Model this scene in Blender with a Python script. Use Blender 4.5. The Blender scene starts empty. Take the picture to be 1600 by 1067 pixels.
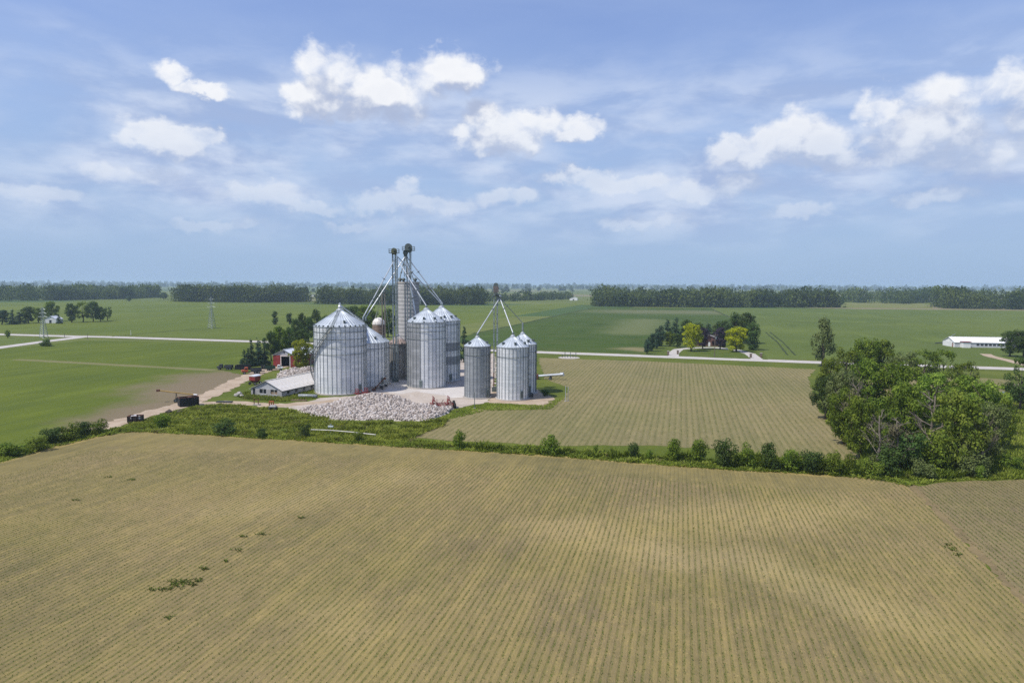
import bpy, math, random
import numpy as np
from mathutils import Vector, Matrix
R = math.radians
rnd = random.Random(7)
rng = np.random.default_rng(7)
SC = bpy.context.scene
COL = SC.collection

# ------------------------------------------------------------------ camera
F = 1600 * 24 / 36
CAM_H = 28.0
PITCH = math.atan(88.5 / F)
ROLL = math.atan(8.5 / 1600)
CROT = Matrix.Rotation(math.pi / 2 - PITCH, 3, 'X') @ Matrix.Rotation(ROLL, 3, 'Z')
cam_data = bpy.data.cameras.new('camera')
cam = bpy.data.objects.new('camera', cam_data)
COL.objects.link(cam)
cam_data.lens = 24; cam_data.sensor_width = 36
cam_data.clip_start = 0.5; cam_data.clip_end = 60000
cam.location = (0, 0, CAM_H)
cam.rotation_euler = CROT.to_euler()
SC.camera = cam

# ------------------------------------------------------------------ light
SUN_EL = R(57)
SUN_AZ = math.atan2(-0.80, -0.45)          # clockwise from +Y: sun stands left of and a little behind the camera
SKY_STRENGTH = 0.11
sun_dir = Vector((math.sin(SUN_AZ) * math.cos(SUN_EL), math.cos(SUN_AZ) * math.cos(SUN_EL), math.sin(SUN_EL)))
sd = bpy.data.lights.new('sun', 'SUN')
sd.energy = 4.6; sd.angle = R(0.9); sd.color = (1.0, 0.945, 0.85)
sun = bpy.data.objects.new('sun', sd); COL.objects.link(sun)
sun.rotation_euler = (-sun_dir).to_track_quat('-Z', 'Y').to_euler()
sun.location = (-200, -100, 400)
vs = SC.view_settings
SC.display_settings.display_device = 'sRGB'
vs.view_transform = 'Standard'; vs.look = 'None'; vs.exposure = 0.0; vs.gamma = 1.0; vs.use_curve_mapping = False
SC.cycles.use_denoising = False
SC.cycles.max_bounces = 6; SC.cycles.volume_bounces = 1; SC.cycles.transparent_max_bounces = 6
SC.cycles.diffuse_bounces = 3; SC.cycles.glossy_bounces = 2; SC.cycles.transmission_bounces = 3


def ray(px, py):
    return CROT @ Vector(((px - 800) / F, -(py - 533.5) / F, -1.0))


def G(px, py, z=0.0):
    """ground point seen at a pixel of the 1600 x 1067 photograph"""
    d = ray(px, py)
    t = (z - CAM_H) / d.z
    return Vector((d.x * t, d.y * t, z))


def at_depth(px, py, Y):
    d = ray(px, py)
    t = Y / d.y
    return Vector((d.x * t, Y, CAM_H + d.z * t))


def height(px, by, ty):
    p = G(px, by)
    return at_depth(px, ty, p.y).z


def azel(px, py):
    d = ray(px, py).normalized()
    return math.atan2(d.x, d.y), math.asin(d.z)


# ------------------------------------------------------------------ node helper
class NT:
    def __init__(s, tree): s.t = tree; s.n = tree.nodes; s.l = tree.links
    def new(s, typ, **kw):
        n = s.n.new(typ)
        for k, v in kw.items(): setattr(n, k, v)
        return n
    def put(s, sock, v):
        if isinstance(v, bpy.types.NodeSocket): s.l.new(v, sock)
        elif v is not None:
            if sock.type == 'RGBA' and len(v) == 3: v = (*v, 1)
            sock.default_value = v
    def m(s, op, a, b=None, c=None, clamp=False):
        n = s.new('ShaderNodeMath', operation=op, use_clamp=clamp)
        s.put(n.inputs[0], a)
        if b is not None: s.put(n.inputs[1], b)
        if c is not None: s.put(n.inputs[2], c)
        return n.outputs[0]
    def vm(s, op, a, b=None):
        n = s.new('ShaderNodeVectorMath', operation=op)
        s.put(n.inputs[0], a)
        if b is not None:
            if op == 'SCALE': s.put(n.inputs[3], b)
            else: s.put(n.inputs[1], b)
        return n.outputs[1] if op in ('LENGTH', 'DOT_PRODUCT', 'DISTANCE') else n.outputs[0]
    def noise(s, vec, scale=1, detail=3, rough=.55, dist=0, color=False):
        n = s.new('ShaderNodeTexNoise')
        s.put(n.inputs['Vector'], vec); n.inputs['Scale'].default_value = scale
        n.inputs['Detail'].default_value = detail; n.inputs['Roughness'].default_value = rough
        n.inputs['Distortion'].default_value = dist
        return n.outputs[1 if color else 0]
    def mix(s, f, a, b, blend='MIX'):
        n = s.new('ShaderNodeMix', data_type='RGBA', blend_type=blend)
        s.put(n.inputs[0], f); s.put(n.inputs[6], a); s.put(n.inputs[7], b)
        return n.outputs[2]
    def sstep(s, v, lo, hi, a=0., b=1.):
        n = s.new('ShaderNodeMapRange', interpolation_type='SMOOTHSTEP')
        s.put(n.inputs[0], v); s.put(n.inputs[1], lo); s.put(n.inputs[2], hi)
        s.put(n.inputs[3], a); s.put(n.inputs[4], b)
        return n.outputs[0]
    def xyz(s, v):
        n = s.new('ShaderNodeSeparateXYZ'); s.put(n.inputs[0], v); return n.outputs
    def comb(s, x, y, z=0.):
        n = s.new('ShaderNodeCombineXYZ')
        s.put(n.inputs[0], x); s.put(n.inputs[1], y); s.put(n.inputs[2], z); return n.outputs[0]
    def mapping(s, v, rot=(0, 0, 0), scale=(1, 1, 1), loc=(0, 0, 0)):
        n = s.new('ShaderNodeMapping'); s.put(n.inputs[0], v)
        n.inputs[1].default_value = loc; n.inputs[2].default_value = rot; n.inputs[3].default_value = scale
        return n.outputs[0]
    def bump(s, h, strength=.5, dist=.1):
        n = s.new('ShaderNodeBump'); n.inputs['Strength'].default_value = strength
        n.inputs['Distance'].default_value = dist; s.put(n.inputs['Height'], h); return n.outputs[0]


def new_mat(name):
    m = bpy.data.materials.new(name); m.use_nodes = True
    t = NT(m.node_tree); t.n.clear()
    out = t.new('ShaderNodeOutputMaterial')
    b = t.new('ShaderNodeBsdfPrincipled')
    t.l.new(b.outputs[0], out.inputs[0])
    b.inputs['Specular IOR Level'].default_value = .3
    return m, t, b, out


def objco(t): return t.new('ShaderNodeTexCoord').outputs['Object']

# ------------------------------------------------------------------ sky
world = bpy.data.worlds.new('World'); SC.world = world; world.use_nodes = True
W = NT(world.node_tree); W.n.clear()
wout = W.new('ShaderNodeOutputWorld'); bg = W.new('ShaderNodeBackground')
bg.inputs['Strength'].default_value = SKY_STRENGTH
W.l.new(bg.outputs[0], wout.inputs[0])
sky = W.new('ShaderNodeTexSky'); sky.sky_type = 'NISHITA'; sky.sun_disc = False
sky.sun_elevation = SUN_EL; sky.sun_rotation = SUN_AZ
sky.altitude = 200; sky.air_density = 1.0; sky.dust_density = 1.2; sky.ozone_density = 1.6
K = 1 / SKY_STRENGTH
CLOUDS = [  # px, py, rx, ry in the photograph's pixels
    (488, 102, 38, 40), (520, 128, 60, 52), (470, 155, 32, 26), (555, 150, 62, 46), (600, 162, 66, 34), (640, 160, 38, 32),
    (652, 128, 42, 38), (690, 108, 44, 32), (728, 122, 34, 22), (522, 172, 60, 22),
    (765, 192, 46, 28), (790, 210, 72, 28), (832, 198, 46, 26), (732, 212, 36, 16), (775, 230, 50, 14),
    (918, 201, 32, 20), (892, 210, 30, 8), (262, 112, 38, 20), (308, 138, 50, 12),
    (285, 216, 64, 26), (225, 208, 50, 22), (332, 214, 30, 20),
    (1190, 236, 62, 26), (1232, 212, 46, 30), (1262, 226, 62, 30), (1152, 226, 26, 24), (1310, 246, 66, 20),
    (1540, 150, 120, 50), (1480, 190, 90, 42), (1375, 172, 54, 30), (1620, 185, 100, 66), (1425, 218, 90, 40), (1530, 235, 110, 40),
    (905, 276, 56, 14), (985, 284, 80, 13), (1085, 300, 70, 17), (805, 312, 46, 16), (640, 296, 24, 16), (600, 324, 60, 20),
    (400, 306, 80, 16), (478, 328, 46, 11), (700, 322, 40, 15), (1160, 286, 46, 18), (1235, 332, 70, 13), (1465, 305, 70, 14),
    (215, 266, 66, 18), (60, 305, 70, 14), (540, 356, 50, 9), (1000, 344, 80, 10), (330, 352, 80, 10)]
wd = W.vm('NORMALIZE', W.new('ShaderNodeTexCoord').outputs['Generated'])
wx, wy, wz = W.xyz(wd)[:3]
az = W.m('ARCTAN2', wx, wy); el = W.m('ARCSINE', wz)
ang = W.comb(az, el)
wstretch = W.mapping(wd, scale=(1, 1, 1.35))
warp = W.vm('SUBTRACT', W.noise(wstretch, 9, 4, .55, color=True), (.5, .5, .5))
warp2 = W.vm('SUBTRACT', W.noise(wstretch, 38, 5, .6, color=True), (.5, .5, .5))
warpv = W.vm('ADD', W.vm('MULTIPLY', warp, (.075, .05, 0)), W.vm('MULTIPLY', warp2, (.036, .030, 0)))
fine = W.m('SUBTRACT', W.noise(wstretch, 22, 9, .64, .3), .5)
far_cl = W.noise(W.mapping(wd, scale=(1, 1, 3.2), loc=(3.1, 1.7, .4)), 3.4, 6, .55)
out_of_view = W.sstep(W.m('ABSOLUTE', az), .66, .95)


def cloud_density(p):
    q = W.vm('ADD', p, warpv)
    d = None
    for (cx, cy, rx, ry) in CLOUDS:
        a, e = azel(cx, cy); a2, _ = azel(cx + rx, cy); _, e2 = azel(cx, cy - ry)
        v = W.vm('MULTIPLY', W.vm('SUBTRACT', q, (a, e, 0)), (1 / (1.42 * (a2 - a)), 1 / (1.42 * (e2 - e)), 0))
        k = W.m('SUBTRACT', 1., W.vm('LENGTH', v))
        d = k if d is None else W.m('SMOOTH_MAX', d, k, .22)
    gen = W.m('MULTIPLY', W.m('SUBTRACT', far_cl, .53), W.m('MULTIPLY', out_of_view, 5.))
    gen = W.m('SUBTRACT', gen, W.m('MULTIPLY', W.m('SUBTRACT', 1., out_of_view), 2.))
    return W.m('MAXIMUM', d, gen)


def puff(v):
    """rounded billows in two sizes with a ragged fringe"""
    v = W.mapping(v, scale=(1, 1, 1.2))
    v = W.vm('ADD', v, W.vm('SCALE', W.vm('SUBTRACT', W.noise(v, 16, 3, .55, color=True), (.5, .5, .5)), .05))
    out = None
    for sc_, k in ((15., .75), (36., .40)):
        n = W.new('ShaderNodeTexVoronoi', feature='SMOOTH_F1' if sc_ < 20 else 'F1'); W.put(n.inputs['Vector'], v)
        n.inputs['Scale'].default_value = sc_
        if sc_ < 20: n.inputs['Smoothness'].default_value = .45
        q = W.m('MULTIPLY', W.m('SUBTRACT', .42, n.outputs[0]), k)
        out = q if out is None else W.m('ADD', out, q)
    return W.m('ADD', out, W.m('MULTIPLY', W.m('SUBTRACT', W.noise(v, 55, 6, .65), .5), .55))


wd_off = W.vm('NORMALIZE', W.vm('ADD', wd, (-.012, 0, .026)))
d0 = cloud_density(ang)
d1 = cloud_density(W.vm('ADD', ang, (-.016, .040, 0)))
pf0 = puff(wd); pf1 = puff(wd_off)
dn = W.m('ADD', W.m('MULTIPLY', W.m('MINIMUM', d0, .55), 1.25), W.m('SUBTRACT', pf0, .02))
thick = W.sstep(dn, -.02, .66)
relief = W.m('ADD', W.m('MULTIPLY', W.m('SUBTRACT', d0, d1), .85), W.m('MULTIPLY', W.m('SUBTRACT', pf0, pf1), 1.1))
lit = W.sstep(relief, -.26, .62)
lit = W.m('MULTIPLY', lit, W.sstep(dn, .3, 1.1, 1., .85))
ccol = W.mix(lit, tuple(K * c for c in (.43, .50, .68)), tuple(K * c for c in (.97, .98, 1.0)))
ccol = W.mix(W.m('MULTIPLY', W.sstep(el, .28, .04), .62), ccol, tuple(K * c for c in (.50, .615, .81)))
calpha = W.m('MULTIPLY', thick, W.sstep(el, .02, .26, .30, .97))
# thin high veil and low stratus bands
veil = W.noise(W.mapping(wd, scale=(1, 1, 4)), 1.9, 6, .55, .5)
veil = W.m('MULTIPLY', W.sstep(veil, .26, .90), .36)
band = W.noise(W.mapping(wd, scale=(1, 1, 2.6), loc=(.3, .9, 2)), 5.0, 5, .52, .2)
band = W.m('MULTIPLY', W.sstep(band, .22, .66), W.m('MULTIPLY', W.sstep(el, .36, .20), W.sstep(el, .03, .13)))
band = W.m('MULTIPLY', band, .95)
bandb = W.noise(W.mapping(wd, scale=(1, 1, 3.0), loc=(5, 2, 2)), 9.0, 5, .55, .2)
bcol = W.mix(W.sstep(bandb, .38, .64), tuple(K * c for c in (.38, .485, .73)), tuple(K * c for c in (.66, .74, .90)))
base = W.mix(1., sky.outputs[0], (1.12, 1.16, 1.60), 'MULTIPLY')
pale = W.mix(W.sstep(el, .50, .0, .12, .93), base, tuple(K * c for c in (.345, .495, .715)))
pale = W.mix(veil, pale, tuple(K * c for c in (.52, .65, .88)))
pale = W.mix(band, pale, bcol)
skycol = W.mix(calpha, pale, ccol)
W.l.new(skycol, bg.inputs['Color'])
world.cycles.sampling_method = 'MANUAL'; world.cycles.sample_map_resolution = 512

# ------------------------------------------------------------------ objects and meshes
def tag(o, label=None, cat=None, group=None, kind=None):
    if label: o['label'] = label
    if cat: o['category'] = cat
    if group: o['group'] = group
    if kind: o['kind'] = kind
    return o


def thing(name, label, cat, loc=(0, 0, 0), rz=0., group=None, scale=None):
    o = bpy.data.objects.new(name, None); COL.objects.link(o)
    o.empty_display_size = .5
    o.location = loc; o.rotation_euler = (0, 0, rz)
    if scale is not None: o.scale = scale
    return tag(o, label, cat, group)


def link(name, me, parent=None, loc=(0, 0, 0), rot=(0, 0, 0), scale=None):
    o = bpy.data.objects.new(name, me); COL.objects.link(o)
    if parent is not None: o.parent = parent
    o.location = loc; o.rotation_euler = rot
    if scale is not None: o.scale = scale
    return o


def np_mesh(name, V, Fq, mat=None, smooth=False):
    """V (n,3), Fq (m,k) all faces of the same size"""
    V = np.asarray(V, dtype=np.float32); Fq = np.asarray(Fq, dtype=np.int32)
    me = bpy.data.meshes.new(name)
    m, k = Fq.shape
    me.vertices.add(len(V)); me.vertices.foreach_set('co', V.ravel())
    me.loops.add(m * k); me.loops.foreach_set('vertex_index', Fq.ravel())
    me.polygons.add(m)
    me.polygons.foreach_set('loop_start', np.arange(0, m * k, k, dtype=np.int32))
    if smooth: me.polygons.foreach_set('use_smooth', np.ones(m, dtype=bool))
    me.update(calc_edges=True)
    if mat: me.materials.append(mat)
    return me


class MB:
    def __init__(s): s.v = []; s.f = []
    def add(s, vs, fs):
        o = len(s.v); s.v += [tuple(v) for v in vs]; s.f += [tuple(i + o for i in f) for f in fs]; return s
    def box(s, c, size, rz=0., rx=0., ry=0.):
        M = Matrix.Rotation(rz, 3, 'Z') @ Matrix.Rotation(ry, 3, 'Y') @ Matrix.Rotation(rx, 3, 'X')
        x, y, z = (a / 2 for a in size)
        vs = [Vector(c) + M @ Vector(p) for p in ((-x, -y, -z), (x, -y, -z), (x, y, -z), (-x, y, -z), (-x, -y, z), (x, -y, z), (x, y, z), (-x, y, z))]
        return s.add(vs, [(0, 3, 2, 1), (4, 5, 6, 7), (0, 1, 5, 4), (1, 2, 6, 5), (2, 3, 7, 6), (3, 0, 4, 7)])
    def tube(s, pts, r, n=8, caps=True):
        pts = [Vector(p) for p in pts]
        rs = r if isinstance(r, (list, tuple)) else [r] * len(pts)
        vs = []; fs = []
        for i, p in enumerate(pts):
            d = (pts[min(i + 1, len(pts) - 1)] - pts[max(i - 1, 0)]).normalized()
            a = d.orthogonal() if abs(d.z) > .95 else d.cross(Vector((0, 0, 1)))
            a.normalize(); b = d.cross(a)
            for k in range(n):
                t = 2 * math.pi * k / n
                vs.append(p + rs[i] * (math.cos(t) * a + math.sin(t) * b))
        for i in range(len(pts) - 1):
            for k in range(n):
                k2 = (k + 1) % n
                fs.append((i * n + k, i * n + k2, (i + 1) * n + k2, (i + 1) * n + k))
        if caps:
            fs.append(tuple(range(n))[::-1]); fs.append(tuple((len(pts) - 1) * n + k for k in range(n)))
        return s.add(vs, fs)
    def lathe(s, prof, n=32, c=(0, 0, 0), caps=False):
        vs = []; fs = []
        for (r, z) in prof:
            for k in range(n):
                t = 2 * math.pi * k / n
                vs.append((c[0] + r * math.cos(t), c[1] + r * math.sin(t), c[2] + z))
        for i in range(len(prof) - 1):
            for k in range(n):
                k2 = (k + 1) % n
                fs.append((i * n + k, i * n + k2, (i + 1) * n + k2, (i + 1) * n + k))
        if caps:
            fs.append(tuple(range(n))[::-1]); fs.append(tuple((len(prof) - 1) * n + k for k in range(n)))
        return s.add(vs, fs)
    def mesh(s, name, mat, smooth=False):
        me = bpy.data.meshes.new(name); me.from_pydata(s.v, [], s.f); me.update()
        if smooth: me.polygons.foreach_set('use_smooth', [True] * len(me.polygons))
        me.materials.append(mat); return me
    def build(s, name, mat, parent=None, loc=(0, 0, 0), rot=(0, 0, 0), smooth=False):
        return link(name, s.mesh(name, mat, smooth), parent, loc, rot)


# ------------------------------------------------------------------ materials
def flat(name, col, rough=.7, metal=0., var=.25, scale=1.5, bump=.0, col2=None):
    m, t, b, _ = new_mat(name)
    co = objco(t)
    n = t.noise(co, scale, 5, .6)
    c2 = col2 or tuple(c * (1 - var) for c in col)
    t.put(b.inputs['Base Color'], t.mix(t.sstep(n, .35, .68), col, c2))
    b.inputs['Roughness'].default_value = rough; b.inputs['Metallic'].default_value = metal
    if bump: t.put(b.inputs['Normal'], t.bump(t.noise(co, scale * 6, 4), bump, .05))
    return m


def galv(name, col, dull, rough=.46, metal=.55, old=None):
    """corrugated galvanised steel: sheets of slightly different age, spangle, streaks of weathering"""
    m, t, b, _ = new_mat(name)
    co = objco(t); x, y, z = t.xyz(co)[:3]
    a = t.m('ARCTAN2', y, x)
    rand = t.new('ShaderNodeObjectInfo').outputs['Random']
    wn = t.new('ShaderNodeTexWhiteNoise', noise_dimensions='2D')
    t.put(wn.inputs['Vector'], t.comb(t.m('FLOOR', t.m('MULTIPLY', a, 2.2)), t.m('MULTIPLY', rand, 91.)))
    st = t.noise(t.mapping(co, scale=(1.4, 1.4, .25)), 1.2, 5, .6)
    f = t.m('ADD', t.m('MULTIPLY', wn.outputs[0], .45), t.m('MULTIPLY', st, .55))
    f = t.m('ADD', f, t.m('MULTIPLY', t.m('SUBTRACT', rand, .5), .2))
    c = t.mix(t.sstep(f, .25, .8), col, dull)
    drip = t.noise(t.mapping(co, scale=(3.2, 3.2, .06)), 1.5, 4, .6)
    c = t.mix(t.m('MULTIPLY', t.sstep(drip, .52, .70), .45), c, tuple(v * .62 for v in dull))
    if old:   # darker strip of wall between two bearings
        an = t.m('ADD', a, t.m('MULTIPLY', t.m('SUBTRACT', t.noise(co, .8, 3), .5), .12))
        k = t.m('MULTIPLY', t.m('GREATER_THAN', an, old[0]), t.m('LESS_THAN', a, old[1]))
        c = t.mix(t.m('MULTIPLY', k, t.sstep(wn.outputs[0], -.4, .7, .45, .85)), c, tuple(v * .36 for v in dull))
    t.put(b.inputs['Base Color'], c)
    t.put(b.inputs['Roughness'], t.sstep(f, .2, .9, rough - .05, rough + .14))
    b.inputs['Metallic'].default_value = metal
    wave = t.m('SINE', t.m('MULTIPLY', z, 2 * math.pi / .11))
    t.put(b.inputs['Normal'], t.bump(t.m('ADD', wave, t.m('MULTIPLY', t.noise(co, 5, 3), .8)), .35, .012))
    return m


M_GALV = galv('galvanised_wall', (.76, .775, .78), (.60, .625, .64), .48, .3)
M_GALV_STRIP = galv('galvanised_wall_strip', (.76, .775, .78), (.60, .625, .64), .48, .3, (-2.6, -1.72))
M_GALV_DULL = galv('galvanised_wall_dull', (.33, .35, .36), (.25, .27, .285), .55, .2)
M_GALV_OLD = galv('galvanised_wall_rusty', (.26, .26, .26), (.17, .15, .13), .6, .3)
M_ROOF = flat('galvanised_roof', (.52, .57, .61), .5, .4, .25, .5)
M_ROOF_OLD = flat('rusting_roof', (.44, .42, .41), .6, .2, .5, .5, col2=(.24, .16, .12))
M_STIFF = flat('stiffener_steel', (.25, .28, .30), .55, .4, .2, .6)
M_STEEL = flat('tower_steel', (.30, .345, .345), .5, .5, .25, .5)
M_STEEL_D = flat('weathered_steel', (.13, .16, .155), .6, .3, .3, 1)
M_SPOUT = flat('spout_steel', (.60, .63, .65), .45, .5, .25, .3)
M_CONC = flat('concrete', (.42, .39, .355), .9, 0, .25, .6, .2)
M_BLACK = flat('black_paint', (.018, .019, .022), .5, 0, .3, 1)
M_RUST = flat('rust', (.17, .075, .045), .8, .1, .5, 1.5)
M_RED = flat('red_paint', (.24, .035, .032), .5, 0, .35, 1)
M_ORANGE = flat('orange_paint', (.45, .10, .035), .55, 0, .35, 1)
M_YELLOW = flat('yellow_paint', (.42, .28, .075), .5, 0, .3, .5)
M_WHITE = flat('white_paint', (.74, .74, .72), .55, 0, .12, .5)
M_RUBBER = flat('rubber', (.018, .018, .018), .85, 0, .3, 2)
M_GLASS = flat('dark_glass', (.02, .025, .03), .1, 0, .1, 1)
M_DARK = flat('dark_interior', (.012, .014, .014), .9, 0, .2, 1)
M_GREY_DK = flat('dark_grey_paint', (.055, .06, .068), .6, 0, .3, 1)
M_GREEN_DK = flat('dark_green_paint', (.02, .05, .03), .45, 0, .3, 1)
M_WOOD = flat('weathered_wood', (.28, .20, .13), .85, 0, .35, 2)
M_POLE = flat('pole_wood', (.16, .13, .10), .9, 0, .3, 2)
M_BARK = flat('bark', (.095, .078, .06), .95, 0, .35, 6, .3)
M_BARK_PALE = flat('bare_bark', (.17, .145, .115), .9, 0, .3, 5, .2)
M_BLOCK = flat('concrete_block', (.36, .35, .34), .9, 0, .2, .8)
M_GABLE = flat('grey_siding', (.40, .41, .43), .75, 0, .12, .7)
M_BRICK = flat('red_brick', (.17, .085, .07), .9, 0, .3, 3)


def barnroof(name, col, dull):
    m, t, b, _ = new_mat(name)
    co = objco(t)
    st = t.noise(t.mapping(co, scale=(1, 4, 1)), .8, 5, .6)
    t.put(b.inputs['Base Color'], t.mix(t.sstep(st, .4, .75), col, dull))
    b.inputs['Roughness'].default_value = .5; b.inputs['Metallic'].default_value = .1
    return m


M_BROOF = barnroof('white_sheet_roof', (.66, .63, .585), (.52, .47, .41))
M_BROOF_B = barnroof('pale_sheet_roof', (.66, .69, .74), (.58, .61, .66))


def stave(name):
    m, t, b, _ = new_mat(name)
    co = objco(t); x, y, z = t.xyz(co)[:3]
    n = t.noise(t.mapping(co, scale=(1, 1, .15)), 1.1, 6, .65)
    c = t.mix(t.sstep(n, .3, .75), (.35, .347, .34), (.265, .26, .255))
    t.put(b.inputs['Base Color'], c); b.inputs['Roughness'].default_value = .92
    return m


M_STAVE = stave('concrete_stave')
M_STAVE_BROWN = flat('brown_stave', (.17, .125, .095), .9, 0, .35, .6)


LEAF_GAIN = 1.8


def leaf_mat(name, c1, c2, trans=.38, vary=.35, patch_scale=5, dry=None):
    m, t, b, out = new_mat(name); c1 = tuple(v * LEAF_GAIN for v in c1); c2 = tuple(v * LEAF_GAIN for v in c2)
    geo = t.new('ShaderNodeNewGeometry')
    ri = geo.outputs['Random Per Island']
    rand = t.new('ShaderNodeObjectInfo').outputs['Random']
    co = objco(t)
    patch = t.noise(co, patch_scale, 3)
    f = t.m('ADD', t.m('MULTIPLY', ri, .35), t.m('MULTIPLY', t.sstep(patch, .3, .7), .6))
    c = t.mix(t.sstep(f, .1, .95), c1, c2)
    if dry: c = t.mix(t.m('MULTIPLY', t.sstep(t.noise(co, patch_scale * 2.3, 4), .56, .68), t.sstep(ri, .2, .6)), c, dry)
    hs = t.new('ShaderNodeHueSaturation')
    t.put(hs.inputs['Value'], t.m('ADD', 1 - vary / 2, t.m('MULTIPLY', rand, vary)))
    t.put(hs.inputs['Hue'], t.m('ADD', .488, t.m('MULTIPLY', rand, .022)))
    t.put(hs.inputs['Color'], c)
    b.inputs['Roughness'].default_value = .6
    b.inputs['Specular IOR Level'].default_value = .08
    t.put(b.inputs['Base Color'], hs.outputs[0])
    tr = t.new('ShaderNodeBsdfTranslucent'); t.put(tr.inputs['Color'], hs.outputs[0])
    mx = t.new('ShaderNodeMixShader'); mx.inputs[0].default_value = trans
    t.l.new(b.outputs[0], mx.inputs[1]); t.l.new(tr.outputs[0], mx.inputs[2]); t.l.new(mx.outputs[0], out.inputs[0])
    return m


L_GREEN = leaf_mat('leaf_green', (.046, .076, .009), (.118, .155, .019))
L_BRIGHT = leaf_mat('leaf_bright', (.07, .115, .015), (.16, .205, .032))
L_LIME = leaf_mat('leaf_lime', (.075, .10, .008), (.175, .19, .014), .38, .1)
L_DARK = leaf_mat('leaf_dark', (.028, .050, .012), (.058, .090, .022))
L_CONIFER = leaf_mat('needle_dark', (.014, .030, .018), (.034, .060, .032), .1)
L_GREY = leaf_mat('leaf_grey_green', (.062, .084, .026), (.118, .142, .048))
L_YELLOW = leaf_mat('leaf_yellow', (.125, .150, .006), (.285, .315, .010), .38, .1)
L_PURPLE = leaf_mat('leaf_purple', (.018, .014, .024), (.038, .028, .042), .1)
L_WOOD = leaf_mat('leaf_wood', (.022, .037, .010), (.072, .090, .022), patch_scale=.02)
L_WEED = leaf_mat('leaf_weed', (.084, .110, .014), (.165, .190, .030), .45, patch_scale=.16, dry=(.19, .165, .07))
L_WEEDLOW = leaf_mat('leaf_low_weed', (.034, .048, .008), (.075, .090, .016), .25)
L_CORN = leaf_mat('leaf_seedling', (.034, .055, .010), (.070, .095, .020), .25)
L_DRY = leaf_mat('leaf_dry', (.055, .052, .026), (.095, .09, .048), .1)


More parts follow.
